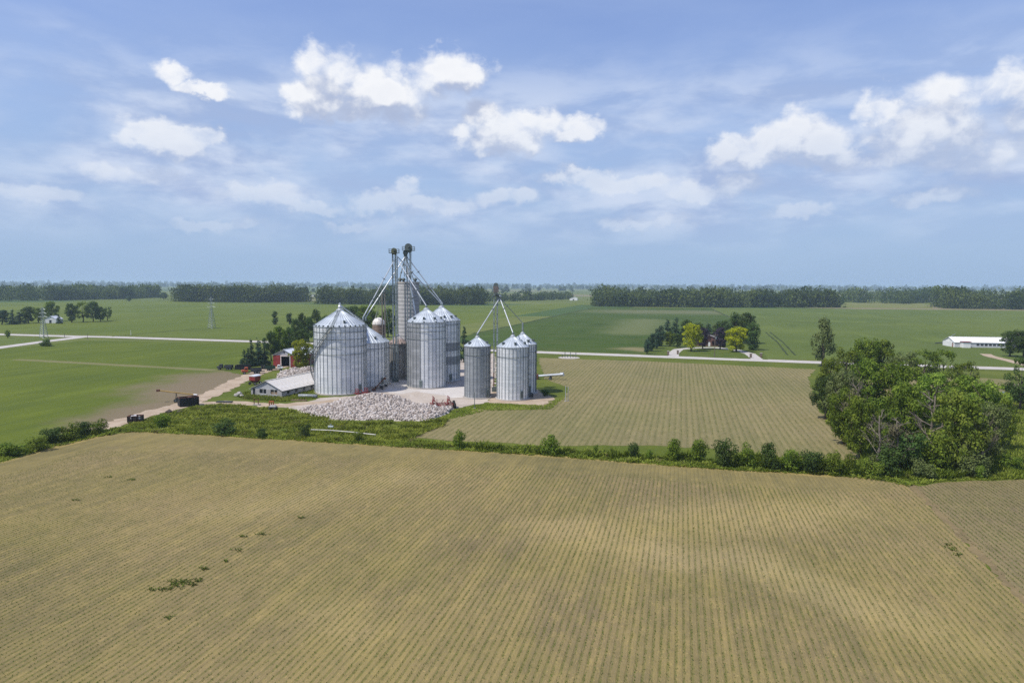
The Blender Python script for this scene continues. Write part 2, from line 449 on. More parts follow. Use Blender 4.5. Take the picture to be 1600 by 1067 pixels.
def ground_mat(name, soil, soil2, straw, green, spacing=.58, rows=.5, green_amt=.3, straw_amt=.5, width=.30, patch=.022, angle=None, head=None, pale=None):
    m, t, b, _ = new_mat(name)
    co = objco(t)
    p = t.mapping(co, rot=(0, 0, R(13.9) if angle is None else angle))
    x, y, _z = t.xyz(p)[:3]
    n1 = t.noise(p, patch, 5, .55, .3)
    n2 = t.noise(t.mapping(p, scale=(1.1, .05, 1)), .5, 5, .6)
    n3 = t.noise(p, 2.2, 5, .75)
    n4 = t.noise(p, patch * 3.3, 4, .6, .2)
    n5 = t.noise(t.mapping(p, scale=(1, .45, 1)), 7., 3, .7)
    c = t.mix(t.sstep(n1, .38, .64), soil, soil2)
    sf = t.m('MULTIPLY', t.sstep(t.m('ADD', t.m('MULTIPLY', n2, .45), t.m('MULTIPLY', n4, .55)), .40, .66), straw_amt)
    sf = t.m('MULTIPLY', sf, t.sstep(n3, .28, .72, .25, 1.))
    for (A, B, r0, r1, pc) in pale or []:
        AB = Vector((B[0] - A[0], B[1] - A[1], 0))
        pa = t.vm('SUBTRACT', co, (A[0], A[1], 0))
        h = t.m('DIVIDE', t.vm('DOT_PRODUCT', pa, tuple(AB)), AB.length_squared, clamp=True)
        d = t.vm('LENGTH', t.vm('MULTIPLY', t.vm('SUBTRACT', pa, t.vm('SCALE', tuple(AB), h)), (1, 1, 0)))
        d = t.m('ADD', d, t.m('MULTIPLY', t.m('SUBTRACT', n4, .5), r1 * 1.6))
        c = t.mix(t.m('MULTIPLY', t.sstep(d, r0, r1, 1., 0.), .52), c, pc)
    c = t.mix(sf, c, straw)
    n6 = t.noise(t.mapping(p, scale=(1, .35, 1)), .9, 6, .75)
    c = t.mix(t.m('MULTIPLY', t.sstep(n6, .50, .72), .40), c, tuple(min(1, v * 1.12) for v in straw))
    c = t.mix(t.m('MULTIPLY', t.sstep(n6, .48, .30), .45), c, tuple(v * .62 for v in soil2))
    # stalks and clods: fine light and dark specks
    c = t.mix(t.m('MULTIPLY', t.sstep(n5, .58, .74), .55), c, tuple(min(1, s * 1.35) for s in straw))
    c = t.mix(t.m('MULTIPLY', t.sstep(n5, .42, .26), .5), c, tuple(s * .45 for s in soil))
    xr = t.m('ADD', x, t.m('MULTIPLY', t.m('SUBTRACT', t.noise(p, .35, 2), .5), .12))
    fr = t.m('ABSOLUTE', t.m('SUBTRACT', t.m('FRACT', t.m('DIVIDE', xr, spacing)), .5))
    line = t.sstep(fr, width * .25, width)
    line = t.m('SUBTRACT', 1., line)
    gap = t.sstep(t.noise(t.mapping(p, scale=(2.2, .5, 1)), 1.0, 3, .7), .30, .62)
    gf = t.m('MULTIPLY', t.m('MULTIPLY', line, rows), gap)
    gf = t.m('ADD', gf, t.m('MULTIPLY', t.sstep(t.m('ADD', t.m('MULTIPLY', n4, .6), t.m('MULTIPLY', n3, .4)), .38, .66), green_amt), clamp=True)
    if head:
        hd = None
        for (A, B) in head:
            AB = Vector((B[0] - A[0], B[1] - A[1], 0))
            pa = t.vm('SUBTRACT', co, (A[0], A[1], 0))
            h = t.m('DIVIDE', t.vm('DOT_PRODUCT', pa, tuple(AB)), AB.length_squared, clamp=True)
            d = t.vm('LENGTH', t.vm('MULTIPLY', t.vm('SUBTRACT', pa, t.vm('SCALE', tuple(AB), h)), (1, 1, 0)))
            hd = d if hd is None else t.m('MINIMUM', hd, d)
        edge = t.m('ADD', hd, t.m('MULTIPLY', t.m('SUBTRACT', n4, .5), 5.))
        # turning strip: rows run along the field edge there, thicker stand
        hr = t.sstep(t.m('ABSOLUTE', t.m('SUBTRACT', t.m('FRACT', t.m('DIVIDE', hd, spacing)), .5)), width * .25, width, 1., 0.)
        k = t.sstep(edge, 7.5, 9.5, 1., 0.)
        gf = t.m('ADD', t.m('MULTIPLY', gf, t.m('SUBTRACT', 1., k)), t.m('MULTIPLY', k, t.m('ADD', .22, t.m('MULTIPLY', hr, .3))), clamp=True)
        c = t.mix(t.m('MULTIPLY', t.sstep(edge, 1.4, .2), .8), c, straw)
    c = t.mix(gf, c, green)
    t.put(b.inputs['Base Color'], c)
    b.inputs['Roughness'].default_value = .95; b.inputs['Specular IOR Level'].default_value = .1
    t.put(b.inputs['Normal'], t.bump(t.m('ADD', n5, t.m('MULTIPLY', line, -.5)), .6, .12))
    return m


def green_mat(name, c1, c2, c3, stretch=(.05, 1), scale=.02, bare=None, fine=1.5, tram=None, fade=None):
    """closed crop or meadow: broad patches of vigour and painted cloud shade, drilling streaks, fine tufts; bare = list of (A, B, r0, r1, colour)"""
    m, t, b, _ = new_mat(name)
    co = objco(t)
    p = t.mapping(co, rot=(0, 0, R(13.9)))
    n1 = t.noise(p, scale, 5, .6, .4)
    n2 = t.noise(t.mapping(p, scale=(stretch[0], stretch[1], 1)), .25, 5, .6)
    n3 = t.noise(p, fine, 4, .75)
    c = t.mix(t.sstep(n1, .36, .66), c1, c2)  # soft cloud shade is mixed into the crop colour here
    c = t.mix(t.m('MULTIPLY', t.sstep(n2, .42, .68), .55), c, c3)
    n4 = t.noise(t.mapping(p, scale=(1, .3, 1)), scale * 9, 6, .65, .5)
    c = t.mix(t.m('MULTIPLY', t.sstep(n4, .50, .74), .6), c, tuple(v * 1.22 for v in c2))
    c = t.mix(t.m('MULTIPLY', t.sstep(n4, .46, .26), .6), c, tuple(v * .72 for v in c1))
    c = t.mix(t.m('MULTIPLY', t.sstep(n3, .52, .30), .45), c, tuple(v * .6 for v in c1))
    if tram:
        x, y, _z = t.xyz(p)[:3]
        fr = t.m('FRACT', t.m('DIVIDE', y if tram[0] == 'y' else x, tram[1]))
        c = t.mix(t.m('MULTIPLY', t.sstep(t.m('ABSOLUTE', t.m('SUBTRACT', fr, .5)), .02, .0), .5), c, tram[2])
    for (A, B, r0, r1, colr) in (bare or []):
        AB = Vector((B[0] - A[0], B[1] - A[1], 0)); L2 = AB.length_squared
        pa = t.vm('SUBTRACT', co, (A[0], A[1], 0))
        h = t.m('DIVIDE', t.vm('DOT_PRODUCT', pa, tuple(AB)), L2, clamp=True)
        d = t.vm('LENGTH', t.vm('MULTIPLY', t.vm('SUBTRACT', pa, t.vm('SCALE', tuple(AB), h)), (1, 1, 0)))
        d = t.m('ADD', d, t.m('MULTIPLY', t.m('SUBTRACT', t.noise(co, .09, 4, .65), .5), r1 * .9))
        k = t.sstep(d, r0, r1, 1., 0.)
        k = t.m('MULTIPLY', k, t.sstep(n3, .2, .6, .75, 1.))
        c = t.mix(k, c, colr)
    t.put(b.inputs['Base Color'], c)
    b.inputs['Roughness'].default_value = .9; b.inputs['Specular IOR Level'].default_value = .12
    t.put(b.inputs['Normal'], t.bump(n3, .7, .25))
    return m


def gravel_mat(name, c1, c2, c3, scale=.25):
    m, t, b, _ = new_mat(name)
    co = objco(t)
    n1 = t.noise(co, scale, 6, .6, .3); n2 = t.noise(co, 2.5, 5, .8); n3 = t.noise(co, scale * 3.1, 5, .6)
    c = t.mix(t.sstep(n1, .36, .64), c1, c2)
    c = t.mix(t.m('MULTIPLY', t.sstep(n3, .5, .72), .7), c, c3)
    c = t.mix(t.m('MULTIPLY', t.sstep(n2, .5, .25), .4), c, tuple(v * .55 for v in c1))
    t.put(b.inputs['Base Color'], c); b.inputs['Roughness'].default_value = .95
    b.inputs['Specular IOR Level'].default_value = .1
    t.put(b.inputs['Normal'], t.bump(n2, .5, .06))
    return m


FRONT_EDGE_PX = [(-400, 830), (-150, 762), (0, 722), (60, 704), (150, 682), (205, 674), (300, 678), (480, 689), (700, 702), (850, 711), (1100, 731), (1290, 741), (1380, 750), (1418, 758)]
PALE = [(G(880, 842), G(1290, 792), 1, 9, (.40, .305, .14)), (G(1010, 872), G(1180, 876), 0, 7, (.36, .28, .14)), (G(1240, 900), G(1520, 1010), 0, 6, (.36, .285, .13)), (G(520, 950), G(560, 1000), 0, 5, (.34, .26, .12)), (G(370, 800), G(620, 745), 0, 7, (.32, .25, .12)),
        (G(600, 905), G(820, 860), 0, 8, (.135, .105, .062)), (G(860, 990), G(980, 900), 0, 5, (.15, .115, .072)), (G(0, 790), G(330, 725), 2, 12, (.135, .115, .055))]
HEAD = [(G(*FRONT_EDGE_PX[i]), G(*FRONT_EDGE_PX[i + 1])) for i in range(2, len(FRONT_EDGE_PX) - 3)]
M_FRONT = ground_mat('field_front', (.238, .182, .088), (.150, .122, .062), (.40, .295, .112), (.104, .112, .028), rows=.50, green_amt=.34, straw_amt=.72, patch=.018, head=HEAD, pale=PALE)
M_RIGHT = ground_mat('field_right', (.200, .155, .085), (.150, .120, .068), (.32, .25, .115), (.095, .108, .027), rows=.5, green_amt=.25, straw_amt=.45)
M_MID = ground_mat('field_middle', (.215, .178, .088), (.155, .142, .064), (.345, .275, .135), (.100, .110, .032), spacing=1.16, rows=.36, green_amt=.40, straw_amt=.72, patch=.014, width=.36)
M_SOILLEFT = (.175, .138, .085)
M_LEFT = green_mat('field_left', (.082, .112, .010), (.108, .136, .013), (.064, .092, .014), (1, .08), .012, bare=[
    (G(362, 590), G(318, 606), 9, 26, M_SOILLEFT), (G(330, 608), G(205, 656), 3, 17, M_SOILLEFT), (G(235, 640), G(165, 668), 2, 12, M_SOILLEFT),
    (G(30, 562), G(330, 578), .6, 3.2, (.17, .16, .07))])
M_FARGREEN = green_mat('field_far', (.086, .120, .015), (.118, .148, .020), (.100, .118, .030), (.06, 1), .006)
M_FARDARK = green_mat('field_beans', (.038, .072, .007), (.052, .088, .011), (.090, .098, .032), (.10, 1), .007,
                      bare=[(G(1010, 500), G(985, 520), 2, 30, (.115, .135, .05)), (G(1095, 488), G(1000, 487), 10, 90, (.125, .135, .062)), (G(985, 545), G(1015, 548), 2, 12, (.19, .17, .08))])
M_FARPALE = green_mat('field_wheat', (.082, .116, .020), (.110, .142, .026), (.092, .114, .036), (.05, 1), .006)
M_GRASS = green_mat('grass_ground', (.078, .104, .013), (.108, .130, .020), (.13, .125, .05), (1, 1), .05)
M_LAWN = green_mat('lawn', (.068, .100, .013), (.09, .118, .018), (.12, .13, .04), (1, 1), .06)
M_ROAD = gravel_mat('road_gravel', (.46, .43, .40), (.40, .375, .345), (.52, .49, .45))
M_YARD = gravel_mat('yard_gravel', (.43, .375, .32), (.36, .31, .26), (.52, .47, .42), .12)
M_TRACK = gravel_mat('track_dirt', (.40, .32, .235), (.33, .255, .18), (.47, .40, .32), .2)
M_PAD = gravel_mat('pad_concrete', (.50, .47, .44), (.44, .41, .38), (.56, .53, .50), .2)
M_SLAB = gravel_mat('slab_concrete', (.52, .49, .455), (.46, .43, .40), (.56, .53, .50), .3)
M_SOIL = gravel_mat('bare_soil', (.21, .160, .080), (.165, .128, .066), (.28, .21, .105), .3)


def far_ground():
    m, t, b, _ = new_mat('far_ground')
    co = objco(t)
    p = t.mapping(co, rot=(0, 0, R(13.9)))
    vor = t.new('ShaderNodeTexVoronoi', feature='F1', distance='CHEBYCHEV')
    t.put(vor.inputs['Vector'], t.mapping(p, scale=(.0011, .0030, 1))); vor.inputs['Scale'].default_value = 1
    r = t.xyz(vor.outputs['Color'])[0]
    c = t.mix(t.sstep(r, .1, .4), (.10, .125, .028), (.13, .15, .038))
    c = t.mix(t.sstep(r, .62, .68), c, (.19, .165, .095))
    c = t.mix(t.sstep(r, .8, .84), c, (.055, .095, .028))
    n = t.noise(p, .02, 5, .6)
    c = t.mix(t.m('MULTIPLY', t.sstep(n, .4, .7), .5), c, (.075, .10, .028))
    near = t.sstep(t.vm('LENGTH', co), 250, 420)
    n3 = t.noise(p, .6, 5, .7)
    g = t.mix(t.sstep(t.noise(p, .05, 5), .36, .66), (.078, .104, .013), (.112, .132, .022))
    g = t.mix(t.m('MULTIPLY', t.sstep(n3, .52, .3), .4), g, (.035, .055, .014))
    t.put(b.inputs['Base Color'], t.mix(near, g, c))
    b.inputs['Roughness'].default_value = .95; b.inputs['Specular IOR Level'].default_value = .1
    return m


# ------------------------------------------------------------------ ground and sheets
def in_poly(P, poly):
    x, y = P[:, 0], P[:, 1]; n = len(poly); r = np.zeros(len(P), bool)
    for i in range(n):
        (x1, y1), (x2, y2) = poly[i], poly[i - 1]
        c = ((y1 > y) != (y2 > y)) & (x < (x2 - x1) * (y - y1) / (y2 - y1 + 1e-12) + x1)
        r ^= c
    return r


def pix_poly(pts): return [tuple(G(*p)[:2]) for p in pts]


def rough_poly(poly, step=1.5, amp=.4, closed=True):
    out = []
    n = len(poly)
    for i in range(n if closed else n - 1):
        a = Vector(poly[i]); b = Vector(poly[(i + 1) % n])
        L = (b - a).length; k = max(1, min(120, int(L / step)))
        nrm = Vector((-(b - a).y, (b - a).x)).normalized()
        for j in range(k):
            q = a + (b - a) * (j / k)
            out.append(tuple(q + nrm * amp * (rnd.random() - .5) * 2 * (1 if j else .3)))
    return out


def sheet(name, poly, z, mat, label, amp=.0, step=2., cat='ground', kind='structure'):
    if amp: poly = rough_poly(poly, step, amp)
    me = bpy.data.meshes.new(name)
    me.from_pydata([(x, y, z) for x, y in poly], [], [tuple(range(len(poly)))])
    me.update()
    if me.polygons[0].normal.z < 0: me.flip_normals()
    me.materials.append(mat)
    return tag(link(name, me), label, None, None, kind)


def strip(name, pts, w, z, mat, label, amp=.0, step=4.):
    P = [Vector(p[:2]) for p in pts]
    D = []
    for i in range(len(P) - 1):
        k = max(1, min(60, int((P[i + 1] - P[i]).length / step)))
        D += [P[i].lerp(P[i + 1], j / k) for j in range(k)]
    D.append(P[-1]); L = []; Rr = []
    for i, p in enumerate(D):
        d = (D[min(i + 1, len(D) - 1)] - D[max(i - 1, 0)]).normalized(); n = Vector((-d.y, d.x))
        L.append(p + n * (w / 2 + amp * (rnd.random() - .5))); Rr.append(p - n * (w / 2 + amp * (rnd.random() - .5)))
    V = [(q.x, q.y, z) for q in L] + [(q.x, q.y, z) for q in Rr]; n = len(D)
    me = bpy.data.meshes.new(name)
    me.from_pydata(V, [], [(i, n + i, n + i + 1, i + 1) for i in range(n - 1)]); me.update()
    if me.polygons[0].normal.z < 0: me.flip_normals()
    me.materials.append(mat)
    return tag(link(name, me), label, None, None, 'structure')


S = 15000
sheet('ground', [(-S, -S), (S, -S), (S, S), (-S, S)], 0., far_ground(), 'flat farmland stretching to the horizon')
M_MARGIN = gravel_mat('margin_grass_shade', (.045, .062, .022), (.035, .05, .018), (.07, .085, .03), .1)
strip('field_margin', [G(738, 521.5), G(800, 509), G(925, 481.2)], 2.2, .05, M_MARGIN, 'dark strip painting crop edge shade between two far fields', 1.2, 6)  # dark strip paints in the shaded side of the crop edge
strip('field_margin', [G(175, 526), G(240, 520), G(300, 514.5), G(345, 512)], 1.6, .05, M_MARGIN, 'thin dark ditch line by the right pylon', 1.4, 6)
strip('field_margin', [G(1110, 482), G(1150, 500), G(1180, 521)], 2., .05, M_MARGIN, 'dark margin between the bean and wheat fields', 1., 8)
for k_, lab_ in ((0, 'left wheel line of a pair in the wheat field'), (7, 'right wheel line of a pair in the wheat field')):
    strip('wheel_line', [G(1196 + k_, 519), G(1214 + k_ * 1.2, 534), G(1231 + k_ * 1.6, 555)], .9, .05, M_MARGIN, lab_, .4, 6)
strip('field_margin', [G(1210, 502), G(1300, 505), G(1400, 505.5)], 1.6, .05, M_MARGIN, 'long dark line across the wheat field', 1.6, 8)
FRONT_EDGE = FRONT_EDGE_PX
P_FRONT = pix_poly([(-500, 1200), (2000, 1500)] + [(1660, 1005), (1500, 838)] + FRONT_EDGE[::-1])
sheet('front_field', P_FRONT, .02, M_FRONT, 'tilled field of young crop rows in the foreground', .35, 1.5)
P_RIGHT = pix_poly([(1664, 1000), (1505, 838), (1428, 760), (1480, 753), (1600, 749), (1800, 752), (2300, 900), (2400, 1400)])
sheet('right_field', P_RIGHT, .024, M_RIGHT, 'separate strip of crop rows right of the wheel track', .3, 1.5)
strip('wheel_track', [G(1423, 757), G(1503, 836), G(1662, 1002)], 1.0, .03, M_SOIL, 'bare wheel track between the two crop fields', .7, .7)
P_MID = pix_poly([(640, 684), (700, 657), (745, 640), (830, 634), (880, 624), (890, 606), (850, 592), (842, 559), (1000, 564), (1150, 571), (1275, 577), (1262, 590), (1280, 640), (1330, 700), (1345, 718), (1240, 716), (1100, 700), (1000, 696), (860, 696), (720, 689)])
sheet('middle_field', P_MID, .02, M_MID, 'middle field of planted rows right of the grain bins', .5, 1.5)
P_MID2 = pix_poly([(1290, 580), (1400, 584), (1580, 593), (1574, 612), (1500, 622), (1300, 620)])
sheet('corner_field', P_MID2, .02, M_MID, 'patch of planted rows behind the grove', .4, 1.5)
sheet('left_field', pix_poly([(-500, 578), (0, 546), (130, 532), (390, 537), (385, 562), (345, 578), (395, 590), (330, 612), (285, 634), (195, 660), (160, 660), (100, 676), (0, 700), (-500, 850)]), .02, M_LEFT, 'green crop field left of the bins with a bare soil patch', .5, 2)
sheet('corner_meadow', pix_poly([(-500, 524), (0, 526.5), (105, 529), (0, 540), (-500, 575)]), .02, M_FARPALE, 'green wedge of field between the two roads')
sheet('left_far_field', pix_poly([(-900, 470), (0, 473), (245, 469), (330, 473), (600, 477), (760, 478), (930, 472.5), (600, 528), (385, 530), (170, 523.5), (0, 519), (-900, 510)]), .02, M_FARGREEN, 'wide green field beyond the road at left')
sheet('bean_field', pix_poly([(690, 533), (925, 480.5), (1112, 481.5), (1180, 520), (1190, 560), (1000, 553), (838, 547.5)]), .024, M_FARDARK, 'dark green bean field beyond the road with worn streaks')
sheet('wheat_field', pix_poly([(1113, 481.5), (1460, 484), (1700, 487), (2600, 500), (2600, 600), (1600, 573.5), (1189, 560.5), (1178, 520)]), .024, M_FARPALE, 'pale green wheat field beyond the road at right')
sheet('far_meadow', pix_poly([(1320, 474), (1440, 473), (1460, 482), (1310, 481)]), .028, green_mat('meadow_yellow', (.14, .155, .04), (.17, .165, .06), (.12, .15, .035), (1, 1), .01), 'narrow yellowish meadow in front of the far farm')  # plain yellowish meadow colour
sheet('stubble_field', pix_poly([(474, 470), (479, 463), (502, 463), (502, 471)]), .028, green_mat('stubble', (.19, .19, .09), (.15, .16, .06), (.24, .21, .13), (1, 1), .01), 'pale stubble field in the gap between two woods')
ROADPTS = [(-700, 501), (0, 522.5), (110, 525.5), (170, 526.6), (385, 533.2), (600, 541), (840, 550.2), (1000, 556), (1270, 566), (1590, 576.5), (2200, 597)]
strip('road_verge', [G(*p) for p in ROADPTS], 17., .03, M_GRASS, 'grass verge along the gravel road', 2., 12)
strip('road', [G(*p) for p in ROADPTS], 8.6, .034, M_ROAD, 'pale gravel road crossing the whole landscape', .4, 12)
strip('side_road', [G(128, 526.5), G(60, 535), G(0, 543), G(-300, 586)], 7.0, .038, M_ROAD, 'pale gravel side road branching off at left', .4, 12)
P_YARD = pix_poly([(425, 634), (470, 630), (500, 622), (562, 618), (572, 604), (604, 594), (612, 588), (660, 580), (700, 560), (772, 552), (776, 575), (772, 612), (764, 628), (730, 634), (706, 640), (660, 643), (560, 646), (470, 642)])
sheet('yard', P_YARD, .04, M_YARD, 'pale gravel yard between the grain bins', .7, 1.2)
sheet('loading_apron', pix_poly([(600, 612), (612, 594), (650, 590), (700, 600), (726, 607), (726, 620), (690, 618), (650, 612), (625, 616)]), .046, M_PAD, 'worn concrete loading apron beside the tall bins', .25, 1.)
sheet('apron_slab', pix_poly([(692, 612), (727, 604), (727, 621), (700, 622)]), .052, M_SLAB, 'clean pale concrete slab beside the left small bin', .1, 2)
strip('farm_track', [G(150, 672), G(240, 644), G(296, 630), G(340, 612), G(372, 595), G(402, 583), G(435, 574), G(452, 570)], 5.2, .044, M_TRACK, 'dirt farm track curving from the field to the red barn', 1.4, 1.2)
strip('yard_track', [G(310, 631), G(360, 628.5), G(430, 634), G(500, 629), G(560, 624)], 4.4, .048, M_TRACK, 'dirt track in front of the low grey barn', 1.4, 1.2)
sheet('bin_apron', pix_poly([(764, 630), (850, 633), (866, 622), (836, 608), (770, 612)]), .042, M_TRACK, 'bare dirt around the three small bins', .6, 1.)
strip('driveway', [G(1052, 558), G(1053, 551), G(1060, 546), G(1085, 543.5), G(1118, 543), G(1150, 547), G(1172, 553), G(1184, 562)], 4.2, .05, M_ROAD, 'looping gravel driveway in front of the brick house', .3, 2)
sheet('lawn', pix_poly([(1000, 554.5), (1040, 530), (1180, 530), (1200, 562)]), .04, M_LAWN, 'mown lawn around the brick house', .5, 3)
strip('barn_lane', [G(1540, 553), G(1548, 557), G(1575, 563), G(1610, 572)], 4., .04, M_TRACK, 'dirt lane by the long white barn', .5, 3)
strip('field_path', [G(1590, 600), G(1586, 650), G(1592, 700), G(1640, 740)], 1.6, .03, M_TRACK, 'narrow dirt path at the right edge beside the ditch', .4, 1.5)
wm, wt, wb, _ = new_mat('ditch_water')
wb.inputs['Base Color'].default_value = (.03, .035, .03, 1); wb.inputs['Roughness'].default_value = .06
wt.put(wb.inputs['Normal'], wt.bump(wt.noise(objco(wt), 3, 3), .08, .05))
strip('ditch_water', [G(1571, 612), G(1567, 645), G(1560, 680), G(1553, 708)], 1.7, .03, wm, 'narrow strip of ditch water reflecting the sky', .4, 1.2)

# ------------------------------------------------------------------ foliage
def leaf_quads(C, N, size, aspect=1.0):
    """diamond leaves at centres C with normals N"""
    n = len(C)
    N = N / (np.linalg.norm(N, axis=1, keepdims=True) + 1e-9)
    r = rng.normal(size=(n, 3)); a = np.cross(N, r); a /= np.linalg.norm(a, axis=1, keepdims=True) + 1e-9
    b = np.cross(N, a)
    s = (size * (.6 + .8 * rng.random((n, 1))))
    V = np.stack([C + a * s, C + b * s * .7 * aspect, C - a * s, C - b * s * .7 * aspect], axis=1).reshape(-1, 3)
    return V, np.arange(n * 4).reshape(n, 4)


def lobes_leaves(lobes, total, size, shell=.55, up=.25, droop=0.):
    """leaves spread in the outer shell of ellipsoid lobes (cx,cy,cz,rx,ry,rz)"""
    lobes = np.array(lobes); w = (lobes[:, 3] * lobes[:, 4] * lobes[:, 5]) ** (2 / 3)
    k = rng.choice(len(lobes), total, p=w / w.sum())
    d = rng.normal(size=(total, 3)); d /= np.linalg.norm(d, axis=1, keepdims=True)
    rad = shell + (1.08 - shell) * rng.random((total, 1)) ** .6
    L = lobes[k]
    C = L[:, :3] + d * rad * L[:, 3:]
    ph = rng.uniform(0, 6.28, 6)
    gap = np.sin(C[:, 0] * 23 + ph[0]) * np.sin(C[:, 1] * 21 + ph[1]) + np.sin(C[:, 2] * 26 + ph[2] + 5 * C[:, 0]) * .6 + rng.normal(size=total) * .35
    ok = gap > -.80
    C, d = C[ok], d[ok]; total = len(C)
    N = d + rng.normal(size=(total, 3)) * .45 + np.array([0, 0, up])
    return leaf_quads(C, N, size)


def crown(style, seed, total, size):
    r = random.Random(seed); lob = []
    if style == 'round':
        for i in range(52):
            t = r.uniform(0, 2 * math.pi); z = r.uniform(.16, .90)
            w = math.sqrt(max(.05, 1 - ((z - .52) / .44) ** 2)) * .36
            q = w * r.uniform(.40, 1.08); s = r.uniform(.06, .125)
            lob.append((q * math.cos(t), q * math.sin(t), z, s, s, s * .8))
        lob += [(0, 0, .55, .2, .2, .24), (.02, 0, .86, .13, .13, .11)]
    elif style == 'open':
        for i in range(34):
            t = r.uniform(0, 2 * math.pi); z = r.uniform(.2, .93)
            w = math.sqrt(max(.05, 1 - ((z - .56) / .42) ** 2)) * .38
            q = w * r.uniform(.5, 1.); s = r.uniform(.07, .125)
            lob.append((q * math.cos(t), q * math.sin(t), z, s * 1.1, s * 1.1, s * .7))
    elif style == 'tall':
        for i in range(26):
            t = r.uniform(0, 2 * math.pi); z = r.uniform(.18, .95)
            w = .24 * (1 - .75 * max(0, z - .45) / .5) * (.6 + .4 * min(1, z / .35))
            q = w * r.uniform(.2, .95); s = r.uniform(.06, .11)
            lob.append((q * math.cos(t) + .03 * (z - .5), q * math.sin(t), z, s, s, s * 1.25))
    elif style == 'column':
        for i in range(28):
            t = r.uniform(0, 2 * math.pi); z = r.uniform(.08, .93)
            q = .2 * r.uniform(.2, .9) * (1 if z < .8 else .7); s = r.uniform(.08, .12)
            lob.append((q * math.cos(t), q * math.sin(t), z, s, s, s))
    elif style == 'conifer':
        for i in range(60):
            z = .05 + .93 * r.random() ** 1.35
            w = .30 * (1 - z) ** .8 + .012
            t = r.uniform(0, 2 * math.pi); q = w * r.uniform(.35, 1.); s = .035 + .075 * (1 - z)
            lob.append((q * math.cos(t), q * math.sin(t), z - .02 * q, s * 1.15, s * 1.15, s * .55))
        lob.append((0, 0, .45, .08, .08, .4))
    elif style == 'shrub':
        for i in range(16):
            t = r.uniform(0, 2 * math.pi); z = r.uniform(.15, .82)
            w = math.sqrt(max(.06, 1 - ((z - .35) / .60) ** 2)) * .42
            q = w * r.uniform(.2, .9); s = r.uniform(.12, .2)
            lob.append((q * math.cos(t), q * math.sin(t), z, s, s, s * .95))
        lob.append((0, 0, .4, .28, .28, .34))
    elif style == 'hedge':
        for i in range(24):
            lob.append((r.uniform(-.45, .45), r.uniform(-.3, .3), r.uniform(.15, .85), .14, .14, .14))
    V, Fq = lobes_leaves(lob, total, size)
    if style != 'hedge': V[:, 2] = np.maximum(V[:, 2], .005)
    return V, Fq


def limb_tree(seed, style, spread=.3, n=8, lean=.03, r0=.028):
    r = random.Random(seed); mb = MB()
    top = .86 if style in ('tall', 'column', 'conifer') else .66
    pts = [(0, 0, -.01)] + [(lean * r.uniform(-1, 1), lean * r.uniform(-1, 1), top * k / 4) for k in range(1, 5)]
    mb.tube(pts, [r0 * 1.35, r0, r0 * .85, r0 * .6, r0 * .25], 7)
    if style != 'conifer':
        for i in range(n):
            z = r.uniform(.16, .6) * top / .66; t = 2 * math.pi * (i + r.random() * .6) / n
            k = min(3, int(z / top * 4)); b = Vector(pts[k]).lerp(Vector(pts[k + 1]), z / top * 4 - k)
            L = spread * r.uniform(.6, 1.); d = Vector((math.cos(t), math.sin(t), r.uniform(.5, 1.1)))
            m1 = b + d * L * .45; m2 = b + d * L + Vector((0, 0, .06))
            mb.tube([b, m1, m2], [r0 * .42, r0 * .3, r0 * .1], 5)
    return mb


def bare_tree(seed, depth=4):
    """dead standing tree: trunk mesh and one branching mesh"""
    r = random.Random(seed); trunk = MB(); br = MB()
    pts = [(0, 0, -.01), (.01, .01, .2), (-.015, .0, .42), (.01, .01, .62), (.03, 0, .8)]
    trunk.tube(pts, [.026, .021, .017, .012, .006], 7)
    def grow(p, d, L, rad, k):
        q = p + d * L * .5 + Vector((r.uniform(-1, 1), r.uniform(-1, 1), r.uniform(-.3, 1))) * L * .08
        e = q + (d + Vector((0, 0, .15))).normalized() * L * .5
        br.tube([p, q, e], [rad, rad * .75, rad * .5], 4, False)
        if k > 0:
            for _ in range(r.choice((2, 3, 3))):
                dd = (d + Vector((r.uniform(-1, 1), r.uniform(-1, 1), r.uniform(-.4, .8))) * .75).normalized()
                grow(q.lerp(e, r.uniform(0, 1)), dd, L * r.uniform(.5, .75), rad * .52, k - 1)
    for i in range(11):
        z = .22 + .56 * i / 10; t = i * 2.4 + r.random()
        grow(Vector((0, 0, z)), Vector((math.cos(t), math.sin(t), r.uniform(.25, .9))).normalized(), .24 * (1.15 - z), .010, depth - 1)
    return trunk, br


STY = {'round': (8200, .0175), 'open': (3600, .0185), 'tall': (3400, .018), 'column': (3000, .022), 'conifer': (4600, .017), 'shrub': (2300, .030), 'hedge': (2600, .03)}
CACHE = {}


def crown_mesh(style, v, mat):
    key = (style, v, mat.name)
    if key not in CACHE:
        base = (style, v)
        if base not in CACHE: CACHE[base] = crown(style, hash_seed(style, v), *STY[style])
        V, Fq = CACHE[base]
        CACHE[key] = np_mesh(f'{style}_crown', V, Fq, mat)
    return CACHE[key]


def hash_seed(style, v): return sum(ord(c) for c in style) * 31 + v * 977


def trunk_mesh(style, v, mat):
    key = ('trunk', style, v, mat.name)
    if key not in CACHE:
        CACHE[key] = limb_tree(hash_seed(style, v) + 5, style, .30 if style in ('round', 'open') else .18, 9 if style == 'open' else 7).mesh('trunk', mat, True)
    return CACHE[key]


WID = {'round': .86, 'open': .86, 'tall': .56, 'column': .56, 'conifer': .66, 'shrub': .92, 'hedge': 1.0}


